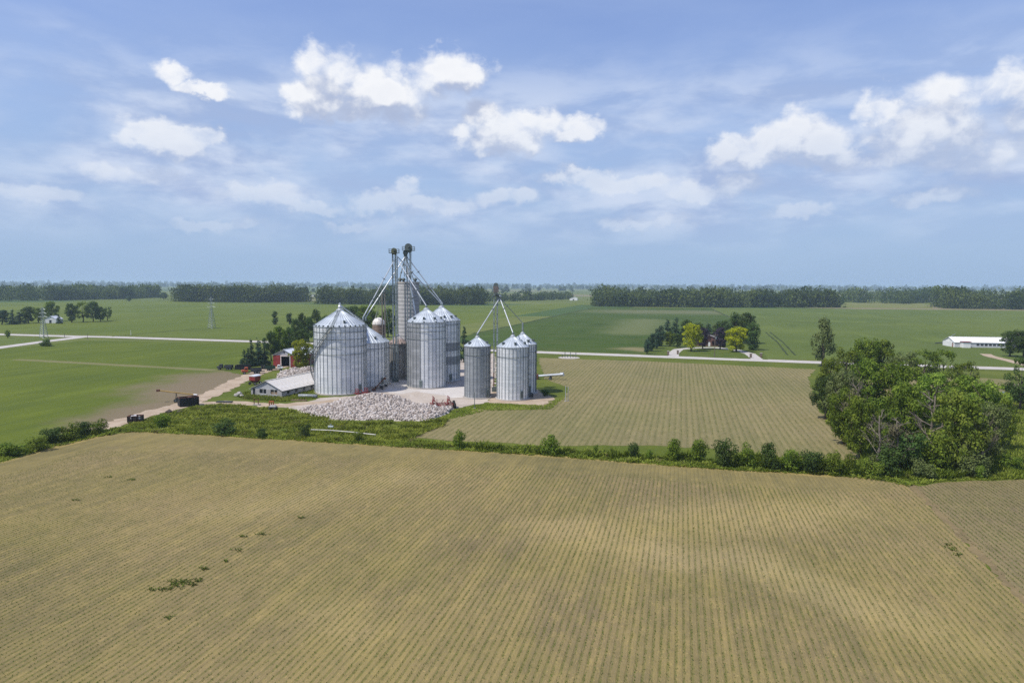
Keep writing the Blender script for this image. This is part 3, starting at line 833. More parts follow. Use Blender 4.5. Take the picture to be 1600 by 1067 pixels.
def tree(name, label, cat, px, by, ty, w, style, mat, v=0, group=None, bark=None, rz=None):
    p = G(px, by); h = height(px, by, ty); wid = w / F * p.y / WID[style]
    o = thing(name, label, cat, p, rnd.uniform(0, 6.28) if rz is None else rz, group, (wid, wid, h))
    link('trunk' if style not in ('shrub', 'hedge') else 'stem', trunk_mesh(style, v, bark or M_BARK), o)
    link('crown', crown_mesh(style, v, mat), o)
    return o


def dead_tree(label, px, by, ty, w, seed, group=None, veil=None):
    p = G(px, by); h = height(px, by, ty); wid = w / F * p.y / .5
    o = thing('dead_tree', label, 'tree', p, rnd.uniform(0, 6.28), group, (wid, wid, h))
    key = ('bare', seed)
    if key not in CACHE:
        a, b = bare_tree(seed); CACHE[key] = (a.mesh('trunk', M_BARK_PALE, True), b.mesh('branch', M_BARK_PALE))
    link('trunk', CACHE[key][0], o); x = link('branches', CACHE[key][1], o); x['kind'] = 'stuff'
    if veil:
        k2 = ('veil', seed, veil.name)
        if k2 not in CACHE:
            r = random.Random(seed + 3); lob = []
            for i in range(14):
                t = r.uniform(0, 6.28); z = r.uniform(.12, .72); q = r.uniform(.02, .2)
                lob.append((q * math.cos(t), q * math.sin(t), z, .06, .06, .09))
            V, Fq = lobes_leaves(lob, 1100, .015); CACHE[k2] = np_mesh('climber', V, Fq, veil)
        link('climber', CACHE[k2], o)['kind'] = 'stuff'
    return o


def smooth_noise(P, scale, seed=0):
    r = np.random.default_rng(seed); out = np.zeros(len(P))
    for i in range(7):
        a = r.uniform(0, 6.28); k = r.uniform(.6, 1.8) / scale; ph = r.uniform(0, 6.28)
        out += np.sin((P[:, 0] * math.cos(a) + P[:, 1] * math.sin(a)) * k * 6.28 + ph)
    return out / 7 * 1.6


def woodlot(name, label, front, depth, n, hgt, leaf, per, mat, z_under=.27, dense=1.5, clump=None):
    """a far wood that reads as one mass: crowns behind a front edge given in pixels"""
    fp = [Vector(G(*p)[:2]) for p in front]
    seg = [(fp[i + 1] - fp[i]).length for i in range(len(fp) - 1)]; tot = sum(seg)
    VV = []; FF = []; off = 0
    tmpl = [crown(s, 300 + i, per, leaf / hgt * 1.0) for i, s in enumerate(('round', 'round', 'round', 'shrub'))]
    for i in range(int(n * dense)):
        u = rng.random() * tot
        k = 0
        while k < len(seg) - 1 and u > seg[k]: u -= seg[k]; k += 1
        q = fp[k].lerp(fp[k + 1], u / seg[k])
        d = q.normalized() * depth * rng.random() ** 1.6
        q = q + d
        if clump and smooth_noise(np.array([[q.x, q.y * .5]]), 900, clump)[0] < .05: continue
        h = hgt * rng.uniform(.70, 1.10) * (1 + .22 * smooth_noise(np.array([[q.x, q.y]]), 90, 5)[0]); w = h * rng.uniform(.85, 1.35)
        V, Fq = tmpl[int(rng.integers(0, 4)) if rng.random() < .75 else 0]
        a = rng.uniform(0, 6.28); c, s = math.cos(a), math.sin(a)
        lift = .0
        P = np.empty_like(V)
        P[:, 0] = (V[:, 0] * c - V[:, 1] * s) * w + q.x; P[:, 1] = (V[:, 0] * s + V[:, 1] * c) * w + q.y
        P[:, 2] = np.maximum((V[:, 2] - z_under) * 1.34, .0) * h
        VV.append(P); FF.append(Fq + off); off += len(V)
    me = np_mesh(name, np.concatenate(VV), np.concatenate(FF), mat)
    return tag(link(name, me), label, None, None, 'stuff')


def tufts(name, label, poly, density, h, w, blades, mat, cap=60000, lean=.8, keep=None, vary=False):
    poly = np.array(poly); lo = poly.min(0); hi = poly.max(0)
    n = int(min(cap * 3, (hi - lo).prod() * density))
    P = lo + rng.random((n, 2)) * (hi - lo)
    P = P[in_poly(P, [tuple(q) for q in poly])]
    if keep is not None: P = P[keep(P)]
    P = P[:cap]
    hn = np.clip(.75 + .55 * smooth_noise(P, 7, 91) + .3 * smooth_noise(P, 2.2, 92), .2, 1.7) if vary else None
    return blades_obj(name, label, P, h, w, blades, mat, lean, hn=hn)


def blades_obj(name, label, P, h, w, blades, mat, lean=.5, kind='stuff', hn=None):
    n = len(P); m = n * blades
    base = np.repeat(P, blades, axis=0)
    a = rng.random(m) * 6.283; rr = .25 + .75 * rng.random(m)
    hh = h * (.5 + .8 * rng.random(m)) * (np.repeat(hn, blades) if hn is not None else 1)
    dx = np.cos(a); dy = np.sin(a)
    b0 = np.stack([base[:, 0] + dx * rr * w, base[:, 1] + dy * rr * w, np.full(m, .02)], 1)
    tip = b0 + np.stack([dx * hh * lean * rr, dy * hh * lean * rr, hh], 1)
    pw = w * .35
    l = b0 + np.stack([-dy * pw, dx * pw, hh * .35], 1); r_ = b0 + np.stack([dy * pw, -dx * pw, hh * .35], 1)
    V = np.stack([b0, r_, tip, l], 1).reshape(-1, 3)
    me = np_mesh(name, V, np.arange(m * 4).reshape(m, 4), mat)
    return tag(link(name, me), label, None, None, kind)


# rows of seedlings: real plants in the rows the field material carries
def seedlings(name, label, poly, spacing, step, h, w, blades, mat, ymax, drop=.3, ymin=0, seed=3, margin=0.):
    u = np.array([.9707, -.2402]); v = np.array([.2402, .9707])
    A = np.array(poly); cu = A @ u; cv = A @ v
    r0, r1 = math.floor(max(cu.min(), -140) / spacing), math.ceil(min(cu.max(), 260) / spacing)
    PP = []
    for k in range(r0, r1):
        c0, c1 = max(cv.min(), 0), min(cv.max(), 330)
        t = np.arange(c0, c1, step) + rng.random() * step
        t = t + rng.normal(size=len(t)) * step * .3
        o = (k + .5) * spacing + rng.normal(size=len(t)) * .03
        PP.append(o[:, None] * u + t[:, None] * v)
    P = np.concatenate(PP)
    ok = (P[:, 1] > ymin) & (P[:, 1] < ymax) & (np.abs(P[:, 0]) < P[:, 1] * .80 + 4)
    P = P[ok]; P = P[in_poly(P, poly)]
    s = smooth_noise(P, 34, seed) * .5 + smooth_noise(P, 9, seed + 1) * .35
    if poly is P_FRONT:
        e = np.array([tuple(G(*q)[:2]) for q in FRONT_EDGE]); dmin = np.full(len(P), 1e9)
        for i in range(2, len(e) - 3):
            ab = e[i + 1] - e[i]; h_ = np.clip(((P - e[i]) @ ab) / (ab @ ab), 0, 1)
            dmin = np.minimum(dmin, np.hypot(*(P - e[i] - h_[:, None] * ab).T))
        ok = dmin > 8 + 2 * smooth_noise(P, 8, 77); P = P[ok]; s = s[ok]
    P = P[rng.random(len(P)) > drop + .28 * s]
    return blades_obj(name, label, P, h, w, blades, mat, 1.0)


seedlings('crop_seedlings', 'thin green seedlings in rows across the foreground field', P_FRONT, .58, .19, .11, .075, 2, L_CORN, 112, .46, 34)
seedlings('crop_seedlings', 'thin green seedlings in the strip right of the wheel track', P_RIGHT, .58, .2, .12, .09, 2, L_CORN, 118, .40, 30, 9)
seedlings('crop_seedlings', 'seedling rows in the middle field right of the bins', P_MID, 1.16, .35, .10, .11, 2, L_CORN, 250, .62, 60, 13)

# ------------------------------------------------------------------ woods and trees
woodlot('woodland', 'long wood along the horizon at far left', [(-260, 474), (0, 471), (120, 469), (200, 467), (246, 465)], 260, 330, 24, 1.15, 170, L_WOOD)
woodlot('woodland', 'dense square wood left of the elevator towers', [(276, 471.5), (380, 472.5), (478, 472)], 160, 190, 25, 1.1, 200, L_WOOD)
woodlot('woodland', 'dark wood standing behind the concrete silo', [(500, 475), (620, 476.5), (756, 476.5)], 150, 230, 24, 1.1, 200, L_WOOD)
woodlot('woodland', 'low strip of wood right of the concrete silo', [(758, 472), (830, 470), (892, 468)], 160, 90, 15, 1.1, 120, L_WOOD)
woodlot('woodland', 'longest straight edged wood behind the brick house', [(931, 479), (1100, 480.5), (1308, 480.5)], 170, 330, 24, 1.1, 200, L_WOOD)
woodlot('woodland', 'paler wood behind the yellowish meadow at right', [(1312, 472), (1380, 474), (1405, 475), (1470, 472)], 260, 120, 26, 1.2, 120, L_WOOD)
woodlot('woodland', 'wood at the right edge beyond the wheat field', [(1462, 482), (1600, 484), (1860, 486)], 200, 200, 27, 1.1, 190, L_WOOD)
for nm, (x0, x1, y, n, hh) in (('first', (-300, 1900, 458.5, 330, 19)), ('second', (-300, 1900, 454.0, 420, 22)), ('third', (-300, 1900, 451.5, 800, 24)), ('last', (-300, 1900, 449.0, 1000, 34))):
    fr = [(x, y + (x - 800) * 8.5 / 1600) for x in range(x0, x1 + 1, 100)]
    d0_ = 28 * F / (y - 445)
    woodlot('distant_woods', f'{nm} of the hazy tree belts towards the horizon', fr, d0_ * .5, n, hh, d0_ / F * 2.3, 34 if y > 455 else 26, L_WOOD, dense=1. if y < 453 else 1.1, clump=int(y * 10) if y > 453 else None)

SL = 'hedgerow shrubs along the foreground field'
for i, (px, by, ty, w, mat, lab) in enumerate([
    (14, 713, 690, 52, L_GREEN, 'low spreading shrub at the left edge of the front field'),
    (56, 704, 677, 40, L_BRIGHT, 'yellowish green shrub between darker shrubs at left'),
    (82, 694, 664, 38, L_DARK, 'dark round shrub right of the yellowish shrub'),
    (108, 688, 658, 40, L_GREEN, 'wide green shrub in the middle of the left row'),
    (132, 682, 656, 30, L_DARK, 'narrow dark shrub second from the right end of the left row'),
    (158, 677, 652, 30, L_GREEN, 'last shrub of the left row near the scrap crate'),
    (254, 670, 643, 30, L_GREEN, 'rounded bush right of the scrap crate'),
    (352, 677, 654, 46, L_DARK, 'broad dark bush in the tall weeds'),
    (408, 684, 668, 24, L_DARK, 'small dark bush in weeds left of the white pipe'),
    (477, 685, 659, 20, L_DARK, 'small dark bush at the left end of the white pipe'),
    (560, 690, 672, 22, L_GREEN, 'pale thin bush below the white pipe'),
    (717, 701, 668, 27, L_GREEN, 'single upright bush below the small bins'),
    (860, 711, 676, 33, L_GREEN, 'larger single bush on the field edge right of the bins'),
    (931, 709, 692, 9, L_GREEN, 'tiny sapling between two field edge bushes'),
    (990, 717, 687, 22, L_DARK, 'first dark bush of the hedge row towards the grove'),
    (1014, 718, 700, 16, L_GREEN, 'low gap bush between two hedge bushes'),
    (1053, 720, 682, 32, L_GREEN, 'bushy green shrub third along the hedge row'),
    (1089, 722, 679, 34, L_GREEN, 'tall green shrub before the darkest hedge shrub'),
    (1130, 730, 679, 42, L_DARK, 'largest dark round shrub of the hedge row'),
    (1168, 729, 690, 34, L_GREEN, 'shrub just right of the largest dark one'),
    (1200, 733, 688, 36, L_DARK, 'dark shrub midway between the largest one and the grove'),
    (1234, 736, 695, 40, L_GREEN, 'mid green shrub in the thick hedge near the grove'),
    (1268, 740, 698, 42, L_DARK, 'dark shrub in the thick hedge near the grove'),
    (1300, 741, 700, 40, L_GREEN, 'last full shrub of the hedge before the grove'),
    (1326, 740, 706, 22, L_GREEN, 'slim pale shrub at the left foot of the grove'),
    (1362, 744, 712, 36, L_BRIGHT, 'light green bush at the front left foot of the grove'),
    (1531, 748, 722, 18, L_BRIGHT, 'small pale green bush at the grove foot by the ditch'),
    (1578, 735, 704, 34, L_GREEN, 'grassy bush on the ditch bank at right'),
    (1579, 648, 628, 18, L_DARK, 'small dark bush beside the ditch water'),
    (1569, 690, 655, 26, L_DARK, 'dark bush leaning over the ditch behind the grove'),
    (852, 619, 607, 16, L_DARK, 'dark weedy clump right of the small bins'),
    (72, 541, 528, 20, L_DARK, 'round roadside bush by the side road'),
]):
    tree('shrub', lab, 'shrub', px, by, ty, w, 'shrub', mat, i % 4, SL if by > 640 else None)

GR = 'trees of the grove by the ditch'
for i, (px, by, ty, w, st, mat, lab) in enumerate([
    (1322, 606, 541, 46, 'open', L_GREEN, 'open tree at the top left of the grove'),
    (1348, 606, 524, 52, 'round', L_GREEN, 'tallest rounded tree at the back of the grove'),
    (1378, 606, 527, 44, 'round', L_GREEN, 'rounded back tree right beside the tallest one'),
    (1410, 612, 548, 46, 'open', L_GREY, 'thin pale tree in the back row of the grove'),
    (1442, 610, 542, 54, 'open', L_GREEN, 'airy broad tree in the back row with sky gaps'),
    (1472, 612, 545, 46, 'open', L_GREEN, 'airy back tree at the right end of the row'),
    (1508, 622, 563, 48, 'open', L_GREEN, 'separate open tree at the right shoulder of the grove'),
    (1296, 625, 556, 46, 'round', L_GREEN, 'leafy tree at the far left corner of the grove'),
    (1289, 655, 586, 44, 'round', L_DARK, 'dark leafy tree on the left edge above the crop rows'),
    (1314, 660, 573, 60, 'round', L_GREY, 'grey green tree inside the left part of the grove'),
    (1352, 655, 556, 68, 'round', L_GREEN, 'broad leafy tree behind the grey dead trees'),
    (1398, 660, 560, 76, 'round', L_GREEN, 'wide leafy tree in the upper centre of the grove'),
    (1448, 668, 580, 72, 'round', L_BRIGHT, 'bright leafy tree right of the grove centre'),
    (1540, 680, 590, 70, 'round', L_BRIGHT, 'bright green tree on the right side above the ditch'),
    (1500, 672, 582, 66, 'round', L_GREEN, 'leafy tree between the two bright ones'),
    (1318, 694, 600, 62, 'round', L_GREEN, 'front left tree sloping down to the crop rows'),
    (1345, 716, 618, 64, 'round', L_GREEN, 'front tree left of the grey dead trees'),
    (1410, 708, 592, 78, 'round', L_GREEN, 'big central tree in the middle of the grove'),
    (1418, 738, 664, 66, 'shrub', L_DARK, 'dark low thicket at the front centre of the grove'),
    (1462, 738, 668, 62, 'shrub', L_GREEN, 'rounded pale thicket below the tall dead trunk'),
    (1494, 738, 606, 82, 'round', L_BRIGHT, 'brightest big tree at the front right of the grove'),
    (1540, 728, 624, 66, 'round', L_GREY, 'grey green tree at the front right corner'),
    (1566, 705, 620, 38, 'round', L_GREEN, 'green tree closing the right edge over the ditch'),
    (1388, 742, 690, 50, 'shrub', L_DARK, 'dark thicket at the foot of the grey dead trees'),
    (1520, 745, 700, 44, 'shrub', L_GREY, 'grey scrub at the front right foot of the grove'),
    (1440, 746, 712, 44, 'shrub', L_GREY, 'low scrub along the front edge of the grove'),
]):
    tree('grove_tree' if st != 'shrub' else 'thicket', lab, 'tree' if st != 'shrub' else 'thicket', px, by, ty, w, st, mat, i % 4, GR)
for (px, by, ty, w, s, v, lab) in [
    (1372, 735, 628, 50, 1, L_GREY, 'grey vine hung dead tree at the front of the grove'),
    (1400, 738, 638, 46, 2, L_DRY, 'second grey dead tree with drooping brown twigs'),
    (1453, 728, 588, 62, 3, None, 'tall bare tree with pale forked trunk in the grove'),
    (1532, 742, 622, 48, 4, L_GREY, 'dead tree with pale branches at the front right of the grove'),
    (1335, 700, 575, 40, 5, L_DRY, 'bare twiggy tree in the upper left of the grove'),
    ]:
    dead_tree(lab, px, by, ty, w, s, 'dead trees of the grove', v)
tree('roadside_tree', 'tall slender tree by the road behind the grove', 'tree', 1285, 573, 491, 38, 'tall', L_GREY, 0, None, None, 0)
tree('pine_tree', 'dark tree with bare lower trunk at the right edge', 'tree', 1593, 642, 556, 48, 'open', L_DARK, 1)
tree('pine_tree', 'pointed dark tree behind the bare trunked one at the right edge', 'tree', 1606, 634, 540, 44, 'conifer', L_DARK, 1)
for i, (px, by, ty, w, lab) in enumerate([
    (1578, 557, 516, 34, 'leftmost dark tree beside the long white barn'), (1600, 559, 513, 44, 'broad dark tree cut by the right edge near the barn')]):
    tree('barn_tree', lab, 'tree', px, by, ty, w, 'round', L_DARK, i, 'dark trees beside the long white barn')

# brick house trees
HT = 'trees around the brick house'
for i, (px, by, ty, w, st, mat, lab) in enumerate([
    (1011, 553, 529, 14, 'column', L_CONIFER, 'front tree of the dark cedar row left of the house'),
    (1018, 549, 521, 16, 'column', L_CONIFER, 'second tree of the dark cedar row left of the house'),
    (1025, 545, 514, 16, 'column', L_CONIFER, 'third tree of the dark cedar row left of the house'),
    (1031, 541, 508, 16, 'column', L_CONIFER, 'hindmost tree of the dark cedar row left of the house'),
    (1042, 533, 498, 26, 'conifer', L_CONIFER, 'left dark spruce behind the cedar row'),
    (1056, 531, 496, 28, 'conifer', L_CONIFER, 'pointed dark spruce behind the left yellow tree'),
    (1072, 530, 498, 26, 'round', L_DARK, 'dark tree peeking over the left yellow tree'),
    (1046, 541, 517, 22, 'round', L_GREEN, 'small mid green tree left of the left yellow tree'),
    (1058, 543, 521, 20, 'round', L_DARK, 'small dark tree touching the left yellow tree'),
    (1092, 532, 503, 22, 'round', L_DARK, 'dark tree behind the house at its left'),
    (1106, 528, 502, 20, 'conifer', L_CONIFER, 'spruce standing right behind the brick house'),
    (1120, 528, 504, 18, 'round', L_GREY, 'thin pale tree behind the utility pole'),
    (1080, 549, 504, 34, 'round', L_YELLOW, 'left bright yellow tree on the house lawn'),
    (1098, 546, 510, 25, 'round', L_PURPLE, 'dark purple tree left of the house door'),
    (1125, 546, 510, 27, 'round', L_PURPLE, 'dark purple tree right of the utility pole'),
    (1151, 550, 508, 42, 'round', L_YELLOW, 'right bright yellow tree on the house lawn'),
    (1130, 532, 500, 30, 'round', L_DARK, 'dark tree between the house and the big right tree'),
    (1148, 534, 488, 34, 'tall', L_DARK, 'tall dark tree behind the right yellow tree'),
    (1166, 537, 486, 40, 'round', L_DARK, 'largest dark tree right of the house'),
    (1176, 547, 503, 26, 'column', L_DARK, 'dark tree at the right end of the house garden'),
]):
    tree('garden_tree', lab, 'tree', px, by, ty, w, st, mat, i % 4, HT)

# trees behind the bins at left
BT = 'trees behind the grain bins'
for i, (px, by, ty, w, st, mat, lab) in enumerate([
    (382, 571, 545, 16, 'conifer', L_CONIFER, 'short spruce at the left end of the spruce group'),
    (393, 571, 529, 20, 'conifer', L_CONIFER, 'pointed tall spruce left in the spruce group'),
    (404, 571, 525, 22, 'conifer', L_CONIFER, 'tallest pointed spruce of the spruce group'),
    (414, 570, 536, 20, 'conifer', L_CONIFER, 'spruce right of the tallest one'),
    (388, 573, 543, 18, 'conifer', L_CONIFER, 'front spruce beside the black trailer'),
    (424, 564, 515, 26, 'round', L_DARK, 'dark tree right behind the spruce group'),
    (437, 560, 507, 32, 'round', L_GREEN, 'broad green tree behind the red barn'),
    (452, 556, 508, 26, 'round', L_DARK, 'dark tree standing above the red barn roof'),
    (468, 560, 514, 34, 'round', L_DARK, 'dark tree behind the bright yellow green tree'),
    (430, 507, 486, 13, 'column', L_DARK, 'left lone clipped tree in the far field'),
    (452, 507, 486, 11, 'column', L_DARK, 'second lone clipped tree in the far field'),
    (463, 540, 495, 22, 'round', L_DARK, 'left tree of the dark row beside the big bin'),
    (473, 535, 488, 18, 'round', L_DARK, 'dark tree rising above its neighbours left of the big bin'),
    (482, 535, 493, 22, 'round', L_DARK, 'dark tree against the left side of the big bin'),
    (494, 528, 481, 20, 'round', L_DARK, 'tall dark tree over the left shoulder of the big bin'),
    (510, 535, 490, 26, 'round', L_DARK, 'dark tree right behind the big bin roof'),
    (548, 520, 477, 40, 'round', L_DARK, 'broad dark tree behind the roof of the big bin'),
    (575, 520, 474, 40, 'round', L_GREEN, 'broad tree behind the lower spouts'),
    (606, 527, 480, 30, 'round', L_DARK, 'dark tree behind the domed silo'),
    (472, 576, 528, 42, 'round', L_LIME, 'bright yellow green tree in front of the red barn'),
    (725, 566, 508, 22, 'conifer', L_CONIFER, 'dark pointed tree between the two groups of bins'),
]):
    tree('yard_tree', lab, 'tree', px, by, ty, w, st, mat, i % 4, BT)

# homestead at far left
HL = 'trees of the far left homestead'
for i, (px, by, ty, w, st, mat, lab) in enumerate([
    (3, 507, 484, 22, 'round', L_CONIFER, 'dark tree at the far left end of the homestead'),
    (20, 507, 483, 18, 'conifer', L_CONIFER, 'first spruce of the homestead windbreak'),
    (31, 506, 484, 18, 'conifer', L_CONIFER, 'second spruce of the homestead windbreak'),
    (45, 505, 477, 24, 'round', L_DARK, 'high dark tree at the end of the windbreak'),
    (60, 504, 480, 20, 'round', L_GREEN, 'mid green tree left of the white farmhouse'),
    (80, 502, 469, 24, 'round', L_GREEN, 'broad tree standing above the white farmhouse'),
    (92, 506, 490, 9, 'conifer', L_CONIFER, 'small spruce right of the white farmhouse'),
    (112, 504, 472, 22, 'round', L_DARK, 'left tree of the separate homestead clump'),
    (130, 503, 469, 22, 'open', L_GREEN, 'tree with visible trunk in the homestead clump'),
    (146, 503, 469, 22, 'round', L_DARK, 'thick tree in the middle of the homestead clump'),
    (157, 502, 478, 18, 'round', L_DARK, 'lower tree in the homestead clump'),
    (168, 501, 479, 16, 'open', L_DARK, 'right end tree of the homestead clump'),
    (201, 471.5, 462.5, 9, 'round', L_DARK, 'lone tree in front of the left wood'),
    (256, 468, 456, 12, 'round', L_DARK, 'single tree in the gap between the left woods'),
    (12, 528, 515, 9, 'round', L_GREEN, 'small roadside tree at the left edge'),
]):
    tree('homestead_tree', lab, 'tree', px, by, ty, w, st, mat, i % 4, HL if by > 490 and by < 510 else None)
for i, (px, by, ty, w, lab) in enumerate([(1316, 476, 463, 10, 'lone tree at the right end of the longest wood'), (1411, 475.5, 467, 8, 'left of two small trees below the far farm'), (1420.5, 475.5, 466, 8, 'right of two small trees below the far farm')]):
    tree('field_tree', lab, 'tree', px, by, ty, w, 'round', L_DARK, i)

# ------------------------------------------------------------------ weeds and grass
P_WEEDS = pix_poly([(165, 676), (215, 660), (262, 648), (300, 636), (345, 632), (420, 640), (470, 644), (540, 660), (660, 662), (700, 652), (690, 668), (640, 686), (690, 700), (480, 688), (300, 677), (205, 673)])
def patchy(P): return smooth_noise(P, 9, 21) + .9 > rng.random(len(P)) * 1.6
tufts('tall_weeds', 'lush tall weeds between the front field and the yard', P_WEEDS, 12, 0.58, .45, 4, L_WEED, cap=17000, keep=patchy, lean=1.3, vary=True)
def strip_poly(pts, w0, w1):
    """polygon on the far side of a line of pixels, w metres wide"""
    a = [Vector(G(*p)[:2]) for p in pts]
    return [tuple(p + p.normalized() * w0) for p in a] + [tuple(p + p.normalized() * w1) for p in reversed(a)]
tufts('verge_grass', 'strip of long grass along the front field edge', strip_poly(FRONT_EDGE[1:] + [(1480, 750), (1600, 747), (1700, 748)], -.6, 5.), 15, .46, .36, 4, L_WEED, cap=30000, lean=1.2, vary=True, keep=lambda P: smooth_noise(P, 6, 4) + 1.0 > rng.random(len(P)) * 1.3)
tufts('ditch_grass', 'rough grass on the banks of the ditch at right', pix_poly([(1560, 748), (1640, 748), (1640, 640), (1575, 605), (1560, 640), (1545, 720)]), 7, .7, .3, 4, L_WEED, cap=12000)
tufts('bin_grass', 'grass patches around the bins and the low barn', pix_poly([(366, 618), (392, 612), (440, 622), (492, 608), (494, 622), (440, 628), (380, 624)]), 7, .5, .28, 4, L_WEED, cap=5000)
tufts('bin_grass', 'grass tongue between the rubble and the small bins', pix_poly([(690, 655), (716, 638), (768, 630), (850, 634), (880, 622), (860, 640), (760, 642), (720, 652)]), 6, .22, .26, 4, L_WEED, cap=5000, lean=1.4)
tufts('grove_undergrowth', 'undergrowth along the foot of the grove', pix_poly([(1330, 744), (1350, 715), (1300, 670), (1290, 640), (1310, 640), (1400, 700), (1540, 715), (1560, 740), (1480, 750)]), 6, 1.1, .35, 4, L_GREEN, cap=9000)
tufts('hedge_brush', 'tangled low brush filling the hedge row before the grove', strip_poly([(1150, 728), (1200, 734), (1290, 740), (1350, 744)], -.2, 4.5), 6, 1.5, .5, 5, L_GREEN, cap=3000, lean=.9, vary=True)
tufts('hedge_brush', 'sparse brush between the single bushes of the hedge row', strip_poly([(725, 702), (800, 708), (850, 711), (980, 718), (1150, 728)], .2, 3.0), 3.2, 1.1, .4, 5, L_GREEN, cap=3000, lean=.9, vary=True)
wd_pts = []
for (px, py, n, s) in [(278, 912, 20, 1.7), (240, 922, 4, .8), (262, 921, 5, .8), (299, 914, 4, .8), (312, 908, 5, .9), (318, 889, 6, .9), (350, 877, 3, .6), (371, 860, 4, .7), (382, 839, 4, .7), (413, 835, 5, .9), (472, 809, 4, .6), (170, 746, 4, .7), (208, 750, 5, .8), (117, 782, 4, .8), (263, 966, 3, .5), (1490, 858, 5, 1.3), (1482, 852, 4, 1.), (1503, 868, 4, 1.)]:
    g = G(px, py)
    for _ in range(max(3, int(n * 1.6))): wd_pts.append((g.x + rng.normal() * s * .34, g.y + rng.normal() * s * .22))
blades_obj('weed_patch', 'dark green weed patches scattered in the foreground field', np.array(wd_pts), .22, .15, 5, L_WEEDLOW, 1.3)

# ------------------------------------------------------------------ grain bins
GA = -R(13.9)


def ring_mesh(Rr, h, n=48, mat=None):
    return MB().lathe([(Rr, 0), (Rr, h)], n).mesh('wall_ring', mat, True)


